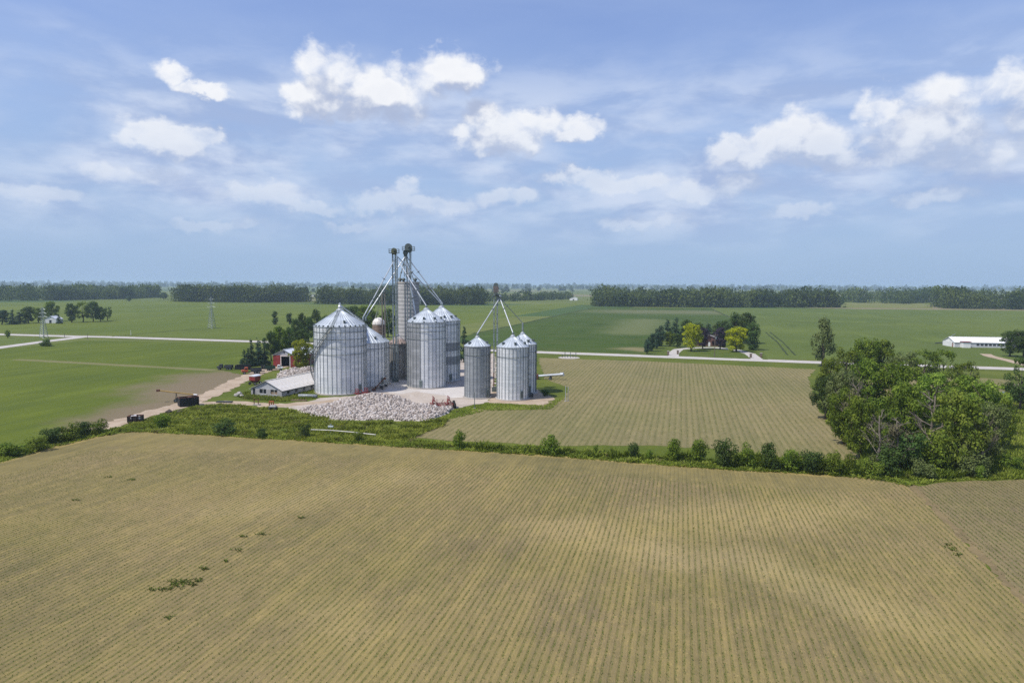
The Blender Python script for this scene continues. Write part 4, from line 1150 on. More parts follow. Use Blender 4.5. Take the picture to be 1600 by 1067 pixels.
def grain_bin(label, px, py, Rr, eave, peak, n_stiff, n_panel, mats, wind=(), dull=(), n_vent=4, eave_vents=0, roof=M_ROOF, stair=False, ladder=None, door=None, name='grain_bin', group='galvanised grain bins'):
    p = G(px, py)
    face = math.atan2(-p.y, -p.x)
    o = thing(name, label, 'grain bin', p, 0, group)
    MB().lathe([(Rr + .45, 0), (Rr + .45, .28), (Rr * .98, .30), (Rr * .9, .30)], 40).build('foundation', M_CONC, o)
    n = max(4, round(eave / .81)); h = (eave - .3) / n
    ms = {}
    for i in range(n):
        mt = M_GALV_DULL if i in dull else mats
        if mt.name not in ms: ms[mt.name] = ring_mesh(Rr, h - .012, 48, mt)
        k = 1 + (.0008 if i % 2 else 0)
        link('wall_ring', ms[mt.name], o, (0, 0, .3 + i * h), (0, 0, 0), (k, k, 1))
    sm = MB().box((Rr + .05, 0, .3 + (eave - .3) / 2), (.09, .10, eave - .3)).mesh('stiffener', M_STIFF)
    for i in range(n_stiff): link('stiffener', sm, o, rot=(0, 0, 2 * math.pi * (i + .5) / n_stiff))
    r1 = max(.45, Rr * .13); a = math.pi / n_panel; Re = Rr + .14; ze = eave - .05
    w0, w1 = Re * math.tan(a), r1 * math.tan(a); rb = .07
    pm = MB()
    pm.add([(Re, -w0, ze), (Re, w0, ze), (r1, w1, peak), (r1, -w1, peak)], [(0, 1, 2, 3)])
    pm.add([(Re, w0 - .09, ze + .01), (Re, w0, ze + rb), (r1, w1, peak + rb), (r1, w1 - min(.09, w1), peak + .01)], [(0, 1, 2, 3)])
    pm.add([(Re, w0, ze), (Re, w0, ze + rb), (r1, w1, peak + rb), (r1, w1, peak)], [(3, 2, 1, 0)])
    pm.add([(Re, -w0, ze), (Re, w0, ze), (Re - .02, w0, ze - .16), (Re - .02, -w0, ze - .16)], [(3, 2, 1, 0)])
    pmesh = pm.mesh('roof_panel', roof)
    for i in range(n_panel): link('roof_panel', pmesh, o, rot=(0, 0, 2 * math.pi * i / n_panel))
    MB().lathe([(r1 + .1, peak - .1), (r1 + .1, peak + .25), (r1 * .6, peak + .45), (.02, peak + .6)], 20).build('roof_cap', M_SPOUT, o)
    for z in wind:
        pts = [((Rr + .15) * math.cos(t), (Rr + .15) * math.sin(t), z) for t in np.linspace(0, 2 * math.pi, 41)]
        MB().tube(pts, .05, 5, False).build('wind_ring', M_STEEL_D, o)
    slope = (peak - ze) / (Re - r1)
    vm_ = MB().box((0, 0, .22), (.5, .5, .5)).box((0, 0, .52), (.62, .62, .1)).mesh('roof_vent', M_STEEL_D)
    for i in range(n_vent):
        t = face + (i - (n_vent - 1) / 2) * 2.1 / max(1, n_vent - 1) + .2; q = Rr * .80
        link('roof_vent', vm_, o, (q * math.cos(t), q * math.sin(t), ze + (Re - q) * slope), (0, 0, t))
    ev = MB().box((Rr + .02, 0, eave + .16), (.35, .3, .34)).mesh('eave_vent', M_STEEL_D)
    for i in range(eave_vents): link('eave_vent', ev, o, rot=(0, 0, 2 * math.pi * (i + .5) / eave_vents))
    if ladder is not None:
        t = face + ladder; lb = MB()
        for s in (-.22, .22): lb.tube([(Rr + .25, s, .6), (Rr + .25, s, eave + .3)], .035, 5)
        for k in range(int(eave / .5)): lb.tube([(Rr + .25, -.22, .8 + k * .5), (Rr + .25, .22, .8 + k * .5)], .02, 4)
        for k in range(int(eave / 1.2)):
            lb.tube([(Rr + .25 + .35 * math.sin(x), .38 * math.cos(x) , 2.6 + k * 1.2) for x in np.linspace(0, math.pi, 7)], .025, 4)
        lb.build('ladder', M_STEEL_D, o, rot=(0, 0, t))
    if door is not None:
        t = face + door
        dd = MB().box((Rr + .12, 0, 1.5), (.14, .9, 1.9)).build('door', M_STEEL, o, rot=(0, 0, t))
        MB().box((Rr + .2, 0, 1.5), (.06, .6, 1.5)).build('door_panel', M_STEEL_D, dd)
    if stair:
        # spiral stair wrapping the left side up to the eave
        t0, t1 = face - 2.2, face - .32; N = 46; st = MB(); rail = MB(); rp = [[], []]
        for i in range(N):
            k = i / (N - 1); t = t0 + (t1 - t0) * k; z = 1.0 + (eave - 1.0) * k
            st.box(((Rr + .55) * math.cos(t), (Rr + .55) * math.sin(t), z), (.8, .42, .06), t)
            for j, rr in enumerate((Rr + .95, Rr + .18)): rp[j].append((rr * math.cos(t), rr * math.sin(t), z + (1.0 if j == 0 else -.1)))
            if i % 3 == 0: rail.tube([((Rr + .95) * math.cos(t), (Rr + .95) * math.sin(t), z), rp[0][-1]], .03, 4)
        s_ = st.build('stair', M_STEEL_D, o)
        rail.tube(rp[0], .035, 4); rail.tube([(x, y, z - .5) for x, y, z in rp[0]], .03, 4)
        rail.tube([(x, y, z - 1.08) for x, y, z in rp[0]], .09, 4); rail.tube(rp[1], .07, 4)
        rail.build('handrail', M_STEEL_D, s_)
        lad = MB()
        t = face - .30; qa = Vector(((Rr + .1) * math.cos(t), (Rr + .1) * math.sin(t), eave + .2)); qb = Vector((.8 * math.cos(t), .8 * math.sin(t), peak + .25))
        sd_ = Vector((-math.sin(t), math.cos(t), 0)) * .28
        lad.tube([qa + sd_, qb + sd_], .05, 5); lad.tube([qa - sd_, qb - sd_], .05, 5)
        for k in range(14):
            m_ = qa.lerp(qb, k / 13); lad.tube([m_ + sd_, m_ - sd_], .04, 4)
        lad.build('roof_ladder', M_STEEL_D, o)
    return o, p


binA, pA = grain_bin('largest wide grain bin with spiral stair at the left', 533, 611.5, 6.63, 17.3, 21.1, 36, 40, M_GALV, (15.9, 14.1, 12.2, 10.3), (), 1, 30, stair=True, ladder=1.05, door=.8)
binB, pB = grain_bin('wide lower bin half hidden behind the largest bin', 570.5, 600, 6.75, 12.1, 16.2, 36, 40, M_GALV, (10.4,), (), 4, 0, ladder=.95, door=.75)
binC, pC = grain_bin('small dark weathered bin with a rusty roof between the tall bins', 622, 592, 2.66, 10.7, 12.9, 16, 20, M_GALV_OLD, (9.5,), (), 0, 10, roof=M_ROOF_OLD)
binD, pD = grain_bin('tall front bin right of the elevator tower', 666.7, 603.5, 5.28, 17.9, 21.1, 30, 32, M_GALV_STRIP, (16.6, 15.4, 13.4), (), 4, 10, ladder=-1.2, door=-.3)
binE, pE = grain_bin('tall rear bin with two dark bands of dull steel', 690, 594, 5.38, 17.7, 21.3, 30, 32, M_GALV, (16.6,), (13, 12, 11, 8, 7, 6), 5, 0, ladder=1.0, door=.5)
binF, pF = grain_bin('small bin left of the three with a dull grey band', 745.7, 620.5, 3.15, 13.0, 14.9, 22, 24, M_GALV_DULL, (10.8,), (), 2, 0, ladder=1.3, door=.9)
binG, pG = grain_bin('front bright bin of the three small bins', 800.8, 622.5, 3.87, 13.0, 15.3, 26, 28, M_GALV, (10.6,), (), 3, 0, ladder=1.35, door=.6)
binH, pH = grain_bin('rear bright bin of the three small bins', 816, 614, 3.56, 12.9, 15.4, 24, 28, M_GALV, (11.0,), (), 4, 0, ladder=1.2, door=.5)

# ------------------------------------------------------------------ concrete silo and domed silo
p = G(639, 585); Hs = height(639, 585, 443); Rs = 17 / F * p.y
silo = thing('concrete_silo', 'tall plain concrete silo behind the elevator towers', 'silo', p)
nst = 24; hst = Hs / nst
stv = MB().lathe([(Rs, 0), (Rs, hst - .02), (Rs - .008, hst - .015), (Rs - .008, hst)], 40).mesh('stave_course', M_STAVE, True)
for i in range(nst): link('stave_course', stv, silo, (0, 0, i * hst), (0, 0, i * .3))
hoop = MB().tube([((Rs + .02) * math.cos(t), (Rs + .02) * math.sin(t), 0) for t in np.linspace(0, 2 * math.pi, 41)], .03, 4, False).mesh('hoop', M_STEEL_D)
for i in range(nst - 1): link('hoop', hoop, silo, (0, 0, (i + .5) * hst))
MB().lathe([(Rs + .12, Hs), (Rs + .12, Hs + .55), (Rs - .15, Hs + .55), (Rs - .15, Hs - .05)], 40).build('parapet', M_CONC, silo)
MB().lathe([(Rs - .1, Hs + .2), (0.01, Hs + .5)], 40).build('roof', M_CONC, silo)
vt = MB().lathe([(.35, 0), (.35, .5), (.62, .6), (.62, 1.0), (.4, 1.3), (.02, 1.4)], 12).mesh('roof_vent', M_STEEL_D, True)
for (x, y) in ((-2.3, -1.6), (2.3, -1.5), (-1.1, -2.3)): link('roof_vent', vt, silo, (x, y, Hs + .35))
MB().tube([(-Rs * .2, -Rs - .1, 2), (-Rs * .2, -Rs - .1, Hs)], .09, 6).build('fill_pipe', M_STEEL, silo)
p = G(592.5, 578); Hd = height(592.5, 578, 507); Rd = 9.7 / F * p.y
dsilo = thing('domed_silo', 'brown stave silo with a pale dome behind the bins', 'silo', p)
nst = 16; hst = Hd / nst
stv = MB().lathe([(Rd, 0), (Rd, hst - .05), (Rd - .03, hst - .04), (Rd - .03, hst)], 28).mesh('stave_course', M_STAVE_BROWN, True)
for i in range(nst): link('stave_course', stv, dsilo, (0, 0, i * hst))
seg = MB(); NS = 12; a = math.pi / NS
prof = [(Rd * 1.03 * math.cos(x), Hd + 2.3 * math.sin(x)) for x in np.linspace(0, math.pi / 2 - .04, 7)]
vs_ = []; fs_ = []
for (r_, z_) in prof: vs_ += [(r_ * math.cos(-a), r_ * math.sin(-a), z_), (r_ * 1.02, 0, z_), (r_ * math.cos(a), r_ * math.sin(a), z_)]
for i in range(len(prof) - 1):
    for j in range(2): fs_.append((i * 3 + j, i * 3 + j + 1, i * 3 + j + 4, i * 3 + j + 3))
dm = MB().add(vs_, fs_).mesh('dome_panel', M_BROOF)
for i in range(NS): link('dome_panel', dm, dsilo, rot=(0, 0, 2 * math.pi * i / NS))
p = G(611, 590)
rs_ = thing('rusty_tank', 'narrow rusty brown tank left of the small dark bin', 'tank', p)
MB().lathe([(1.1, 0), (1.1, 9.0)], 20).build('body', M_RUST, rs_, smooth=True)
MB().lathe([(1.2, 9.0), (.1, 9.6)], 20).build('lid', M_ROOF_OLD, rs_)

# ------------------------------------------------------------------ elevator legs
def rel(px, py, Y, o): return at_depth(px, py, Y) - Vector(o.location)


def lattice(mb, x0, x1, y0, y1, z0, z1, step, r=.05, posts=True):
    c = [(x0, y0), (x1, y0), (x1, y1), (x0, y1)]
    if posts:
        for (x, y) in c: mb.tube([(x, y, z0), (x, y, z1)], r * 1.2, 4)
    z = z0; k = 0
    while z + step <= z1 + .01:
        for i in range(4):
            a, b = c[i], c[(i + 1) % 4]
            mb.tube([(a[0], a[1], z), (b[0], b[1], z)], r * .8, 4, False)
            mb.tube([((a if k % 2 else b)[0], (a if k % 2 else b)[1], z), ((b if k % 2 else a)[0], (b if k % 2 else a)[1], z + step)], r * .7, 4, False)
        z += step; k += 1


def platform(o, cx, cy, z, w, d):
    MB().box((cx, cy, z), (w, d, .12)).build('platform', M_STEEL_D, o)
    rl = MB()
    pts = [(cx - w / 2, cy - d / 2), (cx + w / 2, cy - d / 2), (cx + w / 2, cy + d / 2), (cx - w / 2, cy + d / 2), (cx - w / 2, cy - d / 2)]
    for zz in (.55, 1.1): rl.tube([(x, y, z + zz) for x, y in pts], .035, 4, False)
    for i in range(4):
        for k in range(3):
            x = pts[i][0] + (pts[i + 1][0] - pts[i][0]) * k / 3; y = pts[i][1] + (pts[i + 1][1] - pts[i][1]) * k / 3
            rl.tube([(x, y, z), (x, y, z + 1.1)], .035, 4)
    rl.build('railing', M_STEEL_D, o)


def spout(o, a, b, r=.15, mat=None, knees=2):
    mat = mat or M_SPOUT
    a, b = Vector(a), Vector(b)
    sp = MB().tube([a, b], r, 8).build('spout', mat, o)
    fl = MB()
    for k in (.33, .68)[:knees]:
        m_ = a.lerp(b, k); d = (b - a).normalized()
        fl.tube([m_ - d * .12, m_ + d * .12], r * 1.8, 8)
        n = d.orthogonal().normalized()
        fl.tube([m_ - n * .9, m_ + n * .9], .035, 4)
    fl.build('flange', M_STEEL_D, sp)
    MB().lathe([(r * 1.5, -.9), (r * 1.9, -.2), (r * 1.6, .15)], 10, b).build('landing', M_STEEL, sp)
    return sp


def hood(o, name, cx, cy, z, rad, d, mat):
    """rounded elevator head: half drum over a box with sloping discharge"""
    mb = MB(); N = 12
    pr = [(cx + rad * math.cos(t), z + rad * math.sin(t)) for t in np.linspace(0, math.pi, N)] + [(cx - rad, z - rad * .9), (cx - rad * .55, z - rad * 1.5), (cx + rad * .55, z - rad * 1.5), (cx + rad, z - rad * .9)]
    n = len(pr)
    mb.add([(x, cy - d / 2, zz) for x, zz in pr] + [(x, cy + d / 2, zz) for x, zz in pr],
           [tuple(range(n))[::-1], tuple(range(n, 2 * n))] + [(i, (i + 1) % n, n + (i + 1) % n, n + i) for i in range(n)])
    return mb.build(name, mat, o)


def elevator(label, px, by, x_off, widths, top, mat_head, rad, pw, group='bucket elevator towers', lat=True):
    p = G(px, by)
    o = thing('bucket_elevator', label, 'grain elevator', p, 0, group)
    for x, w in zip(x_off, widths): MB().box((x, 0, top / 2), (w, .45, top)).build('trunk', M_STEEL, o)
    bands = MB()
    for k in range(int(top / 2.4)): 
        for x, w in zip(x_off, widths): bands.box((x, 0, 1.2 + k * 2.4), (w + .1, .55, .1))
    bands.build('joint_bands', M_STEEL_D, o)['kind'] = 'stuff'
    cx = sum(x_off) / 2
    MB().box((cx, 0, .6), (abs(x_off[1] - x_off[0]) + 1, .9, 1.2)).build('boot', M_STEEL_D, o)
    br = MB()
    for k in range(int(top / 3)): br.tube([(x_off[0], 0, 2 + k * 3), (x_off[1], 0, 2 + k * 3)], .05, 4); br.tube([(x_off[0], .1, 2 + k * 3), (x_off[1], .1, 5 + k * 3)] if 5 + k * 3 < top else [(x_off[0], .1, 2 + k * 3), (x_off[1], .1, top)], .035, 4)
    br.build('brace', M_STEEL_D, o)
    platform(o, cx, 0, top, pw, 2.2)
    hood(o, 'head', cx, 0, top + rad * .9, rad, .9, mat_head)
    mt = MB(); mt.tube([(cx + rad * .2, -.8, top + rad), (cx + rad * .2, -1.5, top + rad)], .28, 10); mt.box((cx + rad * .2, -.65, top + rad), (.5, .4, .6)); mt.build('drive_motor', M_STEEL_D, o)
    ld = MB(); lx = x_off[1] + .45
    for s in (-.2, .2): ld.tube([(lx, -.35 + s, 1), (lx, -.35 + s, top)], .03, 4)
    for k in range(int(top / .6)): ld.tube([(lx, -.55, 1 + k * .6), (lx, -.15, 1 + k * .6)], .02, 4)
    ld.build('ladder', M_STEEL, o)
    return o, p


top1 = height(617.5, 597, 395.5)
e1, p1 = elevator('left elevator tower with an olive head beside the concrete silo', 617.5, 597, (-.42, .45), (.34, .36), top1, flat('olive_head', (.13, .13, .045), .6, 0, .3, 1), .75, 2.7)
lt = MB(); lattice(lt, .1, .85, .3, 1.0, .5, top1 - 1, 1.9, .045); lt.build('lattice_mast', M_STEEL, e1)
Y1 = p1.y
pk = lambda pos, pkh: Vector((pos.x, pos.y, pkh + .9))
spout(e1, rel(616, 407, Y1, e1), pk(pB, 17.3) + Vector((-.3, 0, .6)) - p1)
spout(e1, rel(621, 401, Y1, e1), pk(pE, 21.5) - p1)
spout(e1, rel(620.5, 405, Y1, e1), pk(pD, 21.3) - p1)
top2 = height(640, 594, 391.5)
e2, p2 = elevator('right taller elevator tower in front of the concrete silo', 640, 594, (-.52, .42), (.30, .38), top2, M_STEEL_D, 1.05, 3.4)
Y2 = p2.y
lt = MB(); lattice(lt, -1.35, -.7, -.3, .4, top2 - 7.5, top2 - .2, 1.5, .05); lt.build('lattice_mast', M_STEEL, e2)
dp = rel(633.5, 396, Y2, e2)
MB().lathe([(.25, 1.0), (.75, .4), (.75, 0), (.3, -.9)], 14, dp).build('distributor', M_STEEL_D, e2)
d2 = dp + Vector((0, 0, -.8))
spout(e2, d2, pk(pB, 17.3) + Vector((.3, .3, .5)) - p2)
spout(e2, d2 + Vector((.3, 0, 0)), pk(pE, 21.5) + Vector((.3, 0, .1)) - p2)
spout(e2, d2, rel(650, 497, Y2 - 1, e2), .22)
spout(e2, d2, rel(624.2, 437, G(639, 585).y - 2, e2))
spout(e2, d2 + Vector((.2, 0, -.3)), rel(657, 470, Y2 + 4, e2), .12)

p3 = G(773.8, 612); top3 = height(773.8, 612, 462)
e3, p3 = elevator('single elevator tower between the three small bins', 773.8, 612, (-.38, .46), (.28, .34), top3, M_STEEL, .5, 1.9)
MB().box((.1, 0, top3 + 1.6), (1.35, 1.0, 1.7)).build('motor_house', flat('rusty_grey', (.20, .17, .16), .7, .1, .4, 1.5), e3)
hood(e3, 'head_hood', .1, 0, top3 + 2.7, .62, .8, M_STEEL_D)
dp = rel(781, 465.5, p3.y, e3)
MB().lathe([(.2, .9), (.5, .4), (.5, .1), (.2, -.5)], 12, dp).build('distributor', M_STEEL, e3)
MB().tube([(.4, 0, top3 + .4), dp + Vector((0, 0, .7))], .16, 6).build('discharge', M_STEEL, e3)
spout(e3, dp, pk(pF, 15.0) - p3, .13, knees=1); spout(e3, dp, pk(pG, 15.4) - p3, .13, knees=1); spout(e3, dp, pk(pH, 17.3) - p3, .10, M_STEEL_D, 1)
MB().tube([pk(pH, 17.2) - p3, pk(pH, 15.0) - p3], .22, 8).build('spout_riser', M_STEEL, e3)
MB().box((-.38, -.24, 2.8), (.30, .06, 4.6)).build('rust_plate', M_RUST, e3)

p = G(600.5, 585); top = height(600.5, 585, 453)
e4 = thing('old_elevator', 'old rusty elevator leg with guy wires beside the domed silo', 'grain elevator', p)
for x in (-.45, .4): MB().box((x, 0, top / 2), (.3, .35, top)).build('trunk', flat('old_leg', (.22, .19, .165), .75, .1, .35, .8), e4)
hood(e4, 'head', 0, 0, top + .3, .7, .7, M_STEEL_D)
gw = MB()
for (x, y, z) in ((-7, 2, 0), (6.5, 3, 0), (3, -3, 8)): gw.tube([(0, 0, top - .4), (x, y, z)], .04, 4)
gw.build('guy_wires', M_STEEL, e4)['kind'] = 'stuff'
spout(e4, (-.2, 0, top - .5), rel(586, 498, G(592.5, 578).y, e4), .1, knees=0)

# conveyor from the roof of the largest bin
cv = thing('roof_conveyor', 'sloping conveyor from the largest bin roof down to the lower bin', 'conveyor', pA + Vector((0, 0, 21.6)))
a_ = Vector((0, 0, .9)); b_ = pB + Vector((0, 0, 17.2)) - Vector(cv.location)
MB().tube([a_, b_], .22, 8).build('tube', M_SPOUT, cv)
wk = MB(); lattice_pts = [a_.lerp(b_, k / 10) for k in range(11)]
for q in lattice_pts: wk.tube([q, q + Vector((0, 0, .7))], .03, 4)
wk.tube([q + Vector((0, 0, .7)) for q in lattice_pts], .04, 4); wk.build('truss', M_STEEL_D, cv)
MB().lathe([(.5, -.6), (.5, .6), (.3, .9), (.3, 1.4), (.02, 1.5)], 12).build('inlet', M_SPOUT, cv)

# ------------------------------------------------------------------ buildings
def gable_box(o, w, l, eave, peak, wall, roofm, over=.35, front_mat=None, sheets=0):
    """w across x, l along y from 0; front gable at y=0; returns nothing. Parts: wall, gable, roof sheets"""
    for nm, c, s in (('wall', (-w / 2, l / 2, eave / 2), (.2, l, eave)), ('wall', (w / 2, l / 2, eave / 2), (.2, l, eave)), ('wall', (0, l - .1, eave / 2), (w - .2, .2, eave))):
        MB().box(c, s).build(nm, wall, o)
    for y in (0.02, l - .1):
        MB().add([(-w / 2, y, eave), (w / 2, y, eave), (0, y, peak), (-w / 2, y + .1, eave), (w / 2, y + .1, eave), (0, y + .1, peak)],
                 [(0, 1, 2), (5, 4, 3), (0, 3, 4, 1), (1, 4, 5, 2), (2, 5, 3, 0)]).build('gable', front_mat or wall, o)
    n = sheets or max(4, int(l / 1.6)); dl = (l + 2 * over) / n; sl = (peak - eave) / (w / 2); xe = w / 2 + over
    for s in (-1, 1):
        mb = MB().add([(0, 0, peak + .06), (s * xe, 0, eave - sl * over + .06), (s * xe, dl - .03, eave - sl * over + .06), (0, dl - .03, peak + .06),
                       (0, 0, peak + .02), (s * xe, 0, eave - sl * over + .0), (s * xe, dl - .03, eave - sl * over + .0), (0, dl - .03, peak + .02)],
                      [(0, 1, 2, 3), (4, 7, 6, 5), (0, 4, 5, 1), (1, 5, 6, 2), (2, 6, 7, 3)])
        mb.box((s * xe / 2, dl - .06, (peak + eave - sl * over) / 2 + .09), (math.hypot(xe, peak - eave + sl * over), .06, .06), 0, 0, s * math.atan(sl))
        me = mb.mesh('roof_sheet', roofm)
        for i in range(n): link('roof_sheet', me, o, (0, -over + i * dl, (i % 2) * .006))
    MB().box((0, l / 2, peak + .09), (.4, l + 2 * over, .06)).build('ridge_cap', roofm, o)


def wall_with_openings(o, w, h, openings, mat, y=0., name='front_wall'):
    """front wall in the plane y, x from -w/2 to w/2, cut by openings (x0,x1,z0,z1)"""
    xs = sorted({-w / 2, w / 2, *[v for q in openings for v in q[:2]]}); mb = MB()
    for i in range(len(xs) - 1):
        a, b = xs[i], xs[i + 1]; mid = (a + b) / 2
        op = [q for q in openings if q[0] < mid < q[1]]
        if not op: mb.box((mid, y, h / 2), (b - a, .2, h))
        else:
            q = op[0]
            if q[2] > .01: mb.box((mid, y, q[2] / 2), (b - a, .2, q[2]))
            if q[3] < h: mb.box((mid, y, (q[3] + h) / 2), (b - a, .2, h - q[3]))
    return mb.build(name, mat, o)


q1, q2, q3 = G(393, 618), G(441, 621.5), G(497, 606)
c0 = (q1 + q2) / 2; wB = (q2 - q1).length; lB = (q3 - q2).length + 3
rzB = math.atan2((q2 - q1).y, (q2 - q1).x)
eB = height(441, 621.5, 609.8); kB = height(414.4, 619.5, 594.8)
barn = thing('low_barn', 'low grey block barn with a long pale metal roof', 'barn', c0, rzB)
gable_box(barn, wB, lB, eB, kB, M_BLOCK, M_BROOF, .4, M_GABLE, 12)
opn = [(-wB * .44, -wB * .36, .02, 1.95), (-wB * .22, wB * .0, .75, 1.95), (wB * .14, wB * .36, .7, 1.95)]
wall_with_openings(barn, wB - .02, eB - .003, opn, M_BLOCK, -.05)
MB().box((-wB * .40, .1, 1.0), (wB * .08, .06, 1.9)).build('door', M_GREY_DK, barn)
for (a, b, z0, z1) in opn[1:]:
    wf = MB().box(((a + b) / 2, .08, (z0 + z1) / 2), (b - a, .05, z1 - z0)).build('window', M_GLASS, barn)
    fr = MB(); fr.box(((a + b) / 2, -.15, z0 - .05), (b - a + .2, .14, .1)); fr.box(((a + b) / 2, -.02, (z0 + z1) / 2), (.07, .08, z1 - z0)); fr.build('frame', M_WHITE, wf)
MB().box((wB * .25, .02, 1.0), (wB * .2, .05, .55)).build('window_board', M_WOOD, barn)
for k in range(6):
    y = 2.2 + k * (lB - 4) / 5
    wf = MB().box((wB / 2 + .12, y, eB * .62), (.06, .8, .8)).build('window', M_GLASS, barn)
    MB().box((wB / 2 + .16, y, eB * .62 - .45), (.12, 1.0, .1)).build('sill', M_CONC, wf)
MB().box((wB / 2 + .42, lB / 2, eB - .26), (.12, lB + .6, .14)).build('gutter', M_GREY_DK, barn)

q1, q2 = G(426, 572.8), G(463, 573.5)
wR = (q2 - q1).length; eR = height(426, 572.8, 555); kR = height(445.5, 573, 546.2)
rb = thing('red_barn', 'red barn with pale metal roof and a dark open doorway', 'barn', (q1 + q2) / 2, math.atan2((q2 - q1).y, (q2 - q1).x) + R(-8))
gable_box(rb, wR, 14, eR, kR, M_RED, M_BROOF_B, .4, M_GABLE, 9)
dop = [(-wR * .13, wR * .26, .02, eR * .92)]
wall_with_openings(rb, wR - .02, eR - .003, dop, M_RED, -.05)
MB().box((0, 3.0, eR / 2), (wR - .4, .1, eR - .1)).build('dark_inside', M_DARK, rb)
tr = MB()
for x in (dop[0][0] - .1, dop[0][1] + .1): tr.box((x, -.18, eR * .46), (.2, .08, eR * .92))
tr.box((0.06 * wR, -.18, eR * .95), (wR * .45, .08, .2)); tr.build('door_frame', M_WHITE, rb)
MB().box((0, -.03, eR + (kR - eR) * .5), (.5, .06, .6)).build('loft_vent', M_GREY_DK, rb)

q1, q2 = G(1494, 542.5), G(1590, 544)
wb_ = thing('white_barn', 'long white barn with a white roof beyond the road at right', 'barn', q1, math.atan2((q2 - q1).y, (q2 - q1).x))
lW = (q2 - q1).length; eW = height(1494, 542.5, 534.5); kW = height(1500, 542.5, 527.5)
# ridge runs along x here: rotate the same parts by -90 degrees so that the gable faces left
wb_.rotation_euler.z += -math.pi / 2
wb_.location = G(1494, 542.5) + Vector((0, 5.5, 0))
gable_box(wb_, 11, lW, eW, kW, flat('shaded_white_siding', (.52, .53, .55), .7, 0, .15, .6), M_WHITE, .4, M_WHITE, 18)  # long walls tinted greyer than the gables to paint in their shaded side
wall_with_openings(wb_, 10.98, eW - .003, [(3.2, 4.4, .02, 2.1)], M_WHITE, -.05)
MB().box((3.8, .08, 1.05), (1.2, .05, 2.05)).build('door', M_RED, wb_)
pch = MB().box((6.9, 4, 1.3), (2.6, 3.2, 2.6)).build('porch', M_WHITE, wb_)
MB().box((6.9, 4, 2.75), (3.2, 3.8, .25)).build('porch_roof', M_RED, pch)
for k in range(8): MB().box((5.62, 10 + k * (lW - 14) / 7, eW * .55), (.06, 1.2, .9)).build('window', M_GREY_DK, wb_)

# brick house, mostly hidden by its trees
hp = G(1108, 541)
hs = thing('brick_house', 'red brick house half hidden between dark trees', 'house', hp, R(-12))
gable_box(hs, 12, 9, 3.0, 5.0, M_BRICK, flat('grey_shingle', (.30, .28, .28), .9, 0, .2, 1), .4, M_BRICK, 6)
hs.rotation_euler.z = R(-12)
wall_with_openings(hs, 11.98, 2.997, [(-4.5, -2.5, .9, 2.3), (-.6, .5, .02, 2.2), (2.5, 4.6, .9, 2.3)], M_BRICK, -.05)
for (a, b) in ((-4.5, -2.5), (2.5, 4.6)):
    wf = MB().box(((a + b) / 2, .05, 1.6), (b - a, .05, 1.4)).build('window', M_GLASS, hs)
    MB().box(((a + b) / 2, -.12, .86), (b - a + .2, .14, .08)).build('sill', M_WHITE, wf)
MB().box((-.05, .05, 1.1), (1.1, .05, 2.1)).build('door', M_WHITE, hs)
MB().box((-4, 5, 5.6), (.8, .8, 1.8)).build('chimney', M_BRICK, hs)


def small_house(label, px, by, ty, w, l, wall, roofm, rz=0., name='farm_building', cat='building'):
    p_ = G(px, by); h = height(px, by, ty); wid = w / F * p_.y
    o = thing(name, label, cat, p_, rz)
    gable_box(o, wid, l, h * .58, h, wall, roofm, .3, None, 4)
    op = [(-wid * .1, wid * .1, .02, min(2.4, h * .45))]
    wall_with_openings(o, wid - .02, h * .58 - .003, op, wall, -.05)
    MB().box((0, .06, min(1.2, h * .22)), (wid * .2, .05, min(2.3, h * .44))).build('door', M_GREY_DK, o)
    return o


small_house('white farmhouse with pale blue roof among the far left trees', 79, 505, 494, 17, 9, M_WHITE, M_BROOF_B, R(8), 'farmhouse', 'house')
small_house('small white shed in the far field left of the longest wood', 896, 469.5, 464.5, 12, 14, M_WHITE, M_WHITE, R(-10), 'field_shed', 'shed')
small_house('left white building of the far farm at right', 1411, 470, 461.5, 9, 14, M_WHITE, M_WHITE, R(5))
small_house('right white building of the far farm beside the wood', 1462, 472, 463.5, 8, 14, M_WHITE, M_WHITE, R(5))
small_house('pale low shed in the stubble gap between two woods', 491, 463, 460, 9, 20, M_WHITE, M_BROOF, R(0), 'far_shed', 'shed')

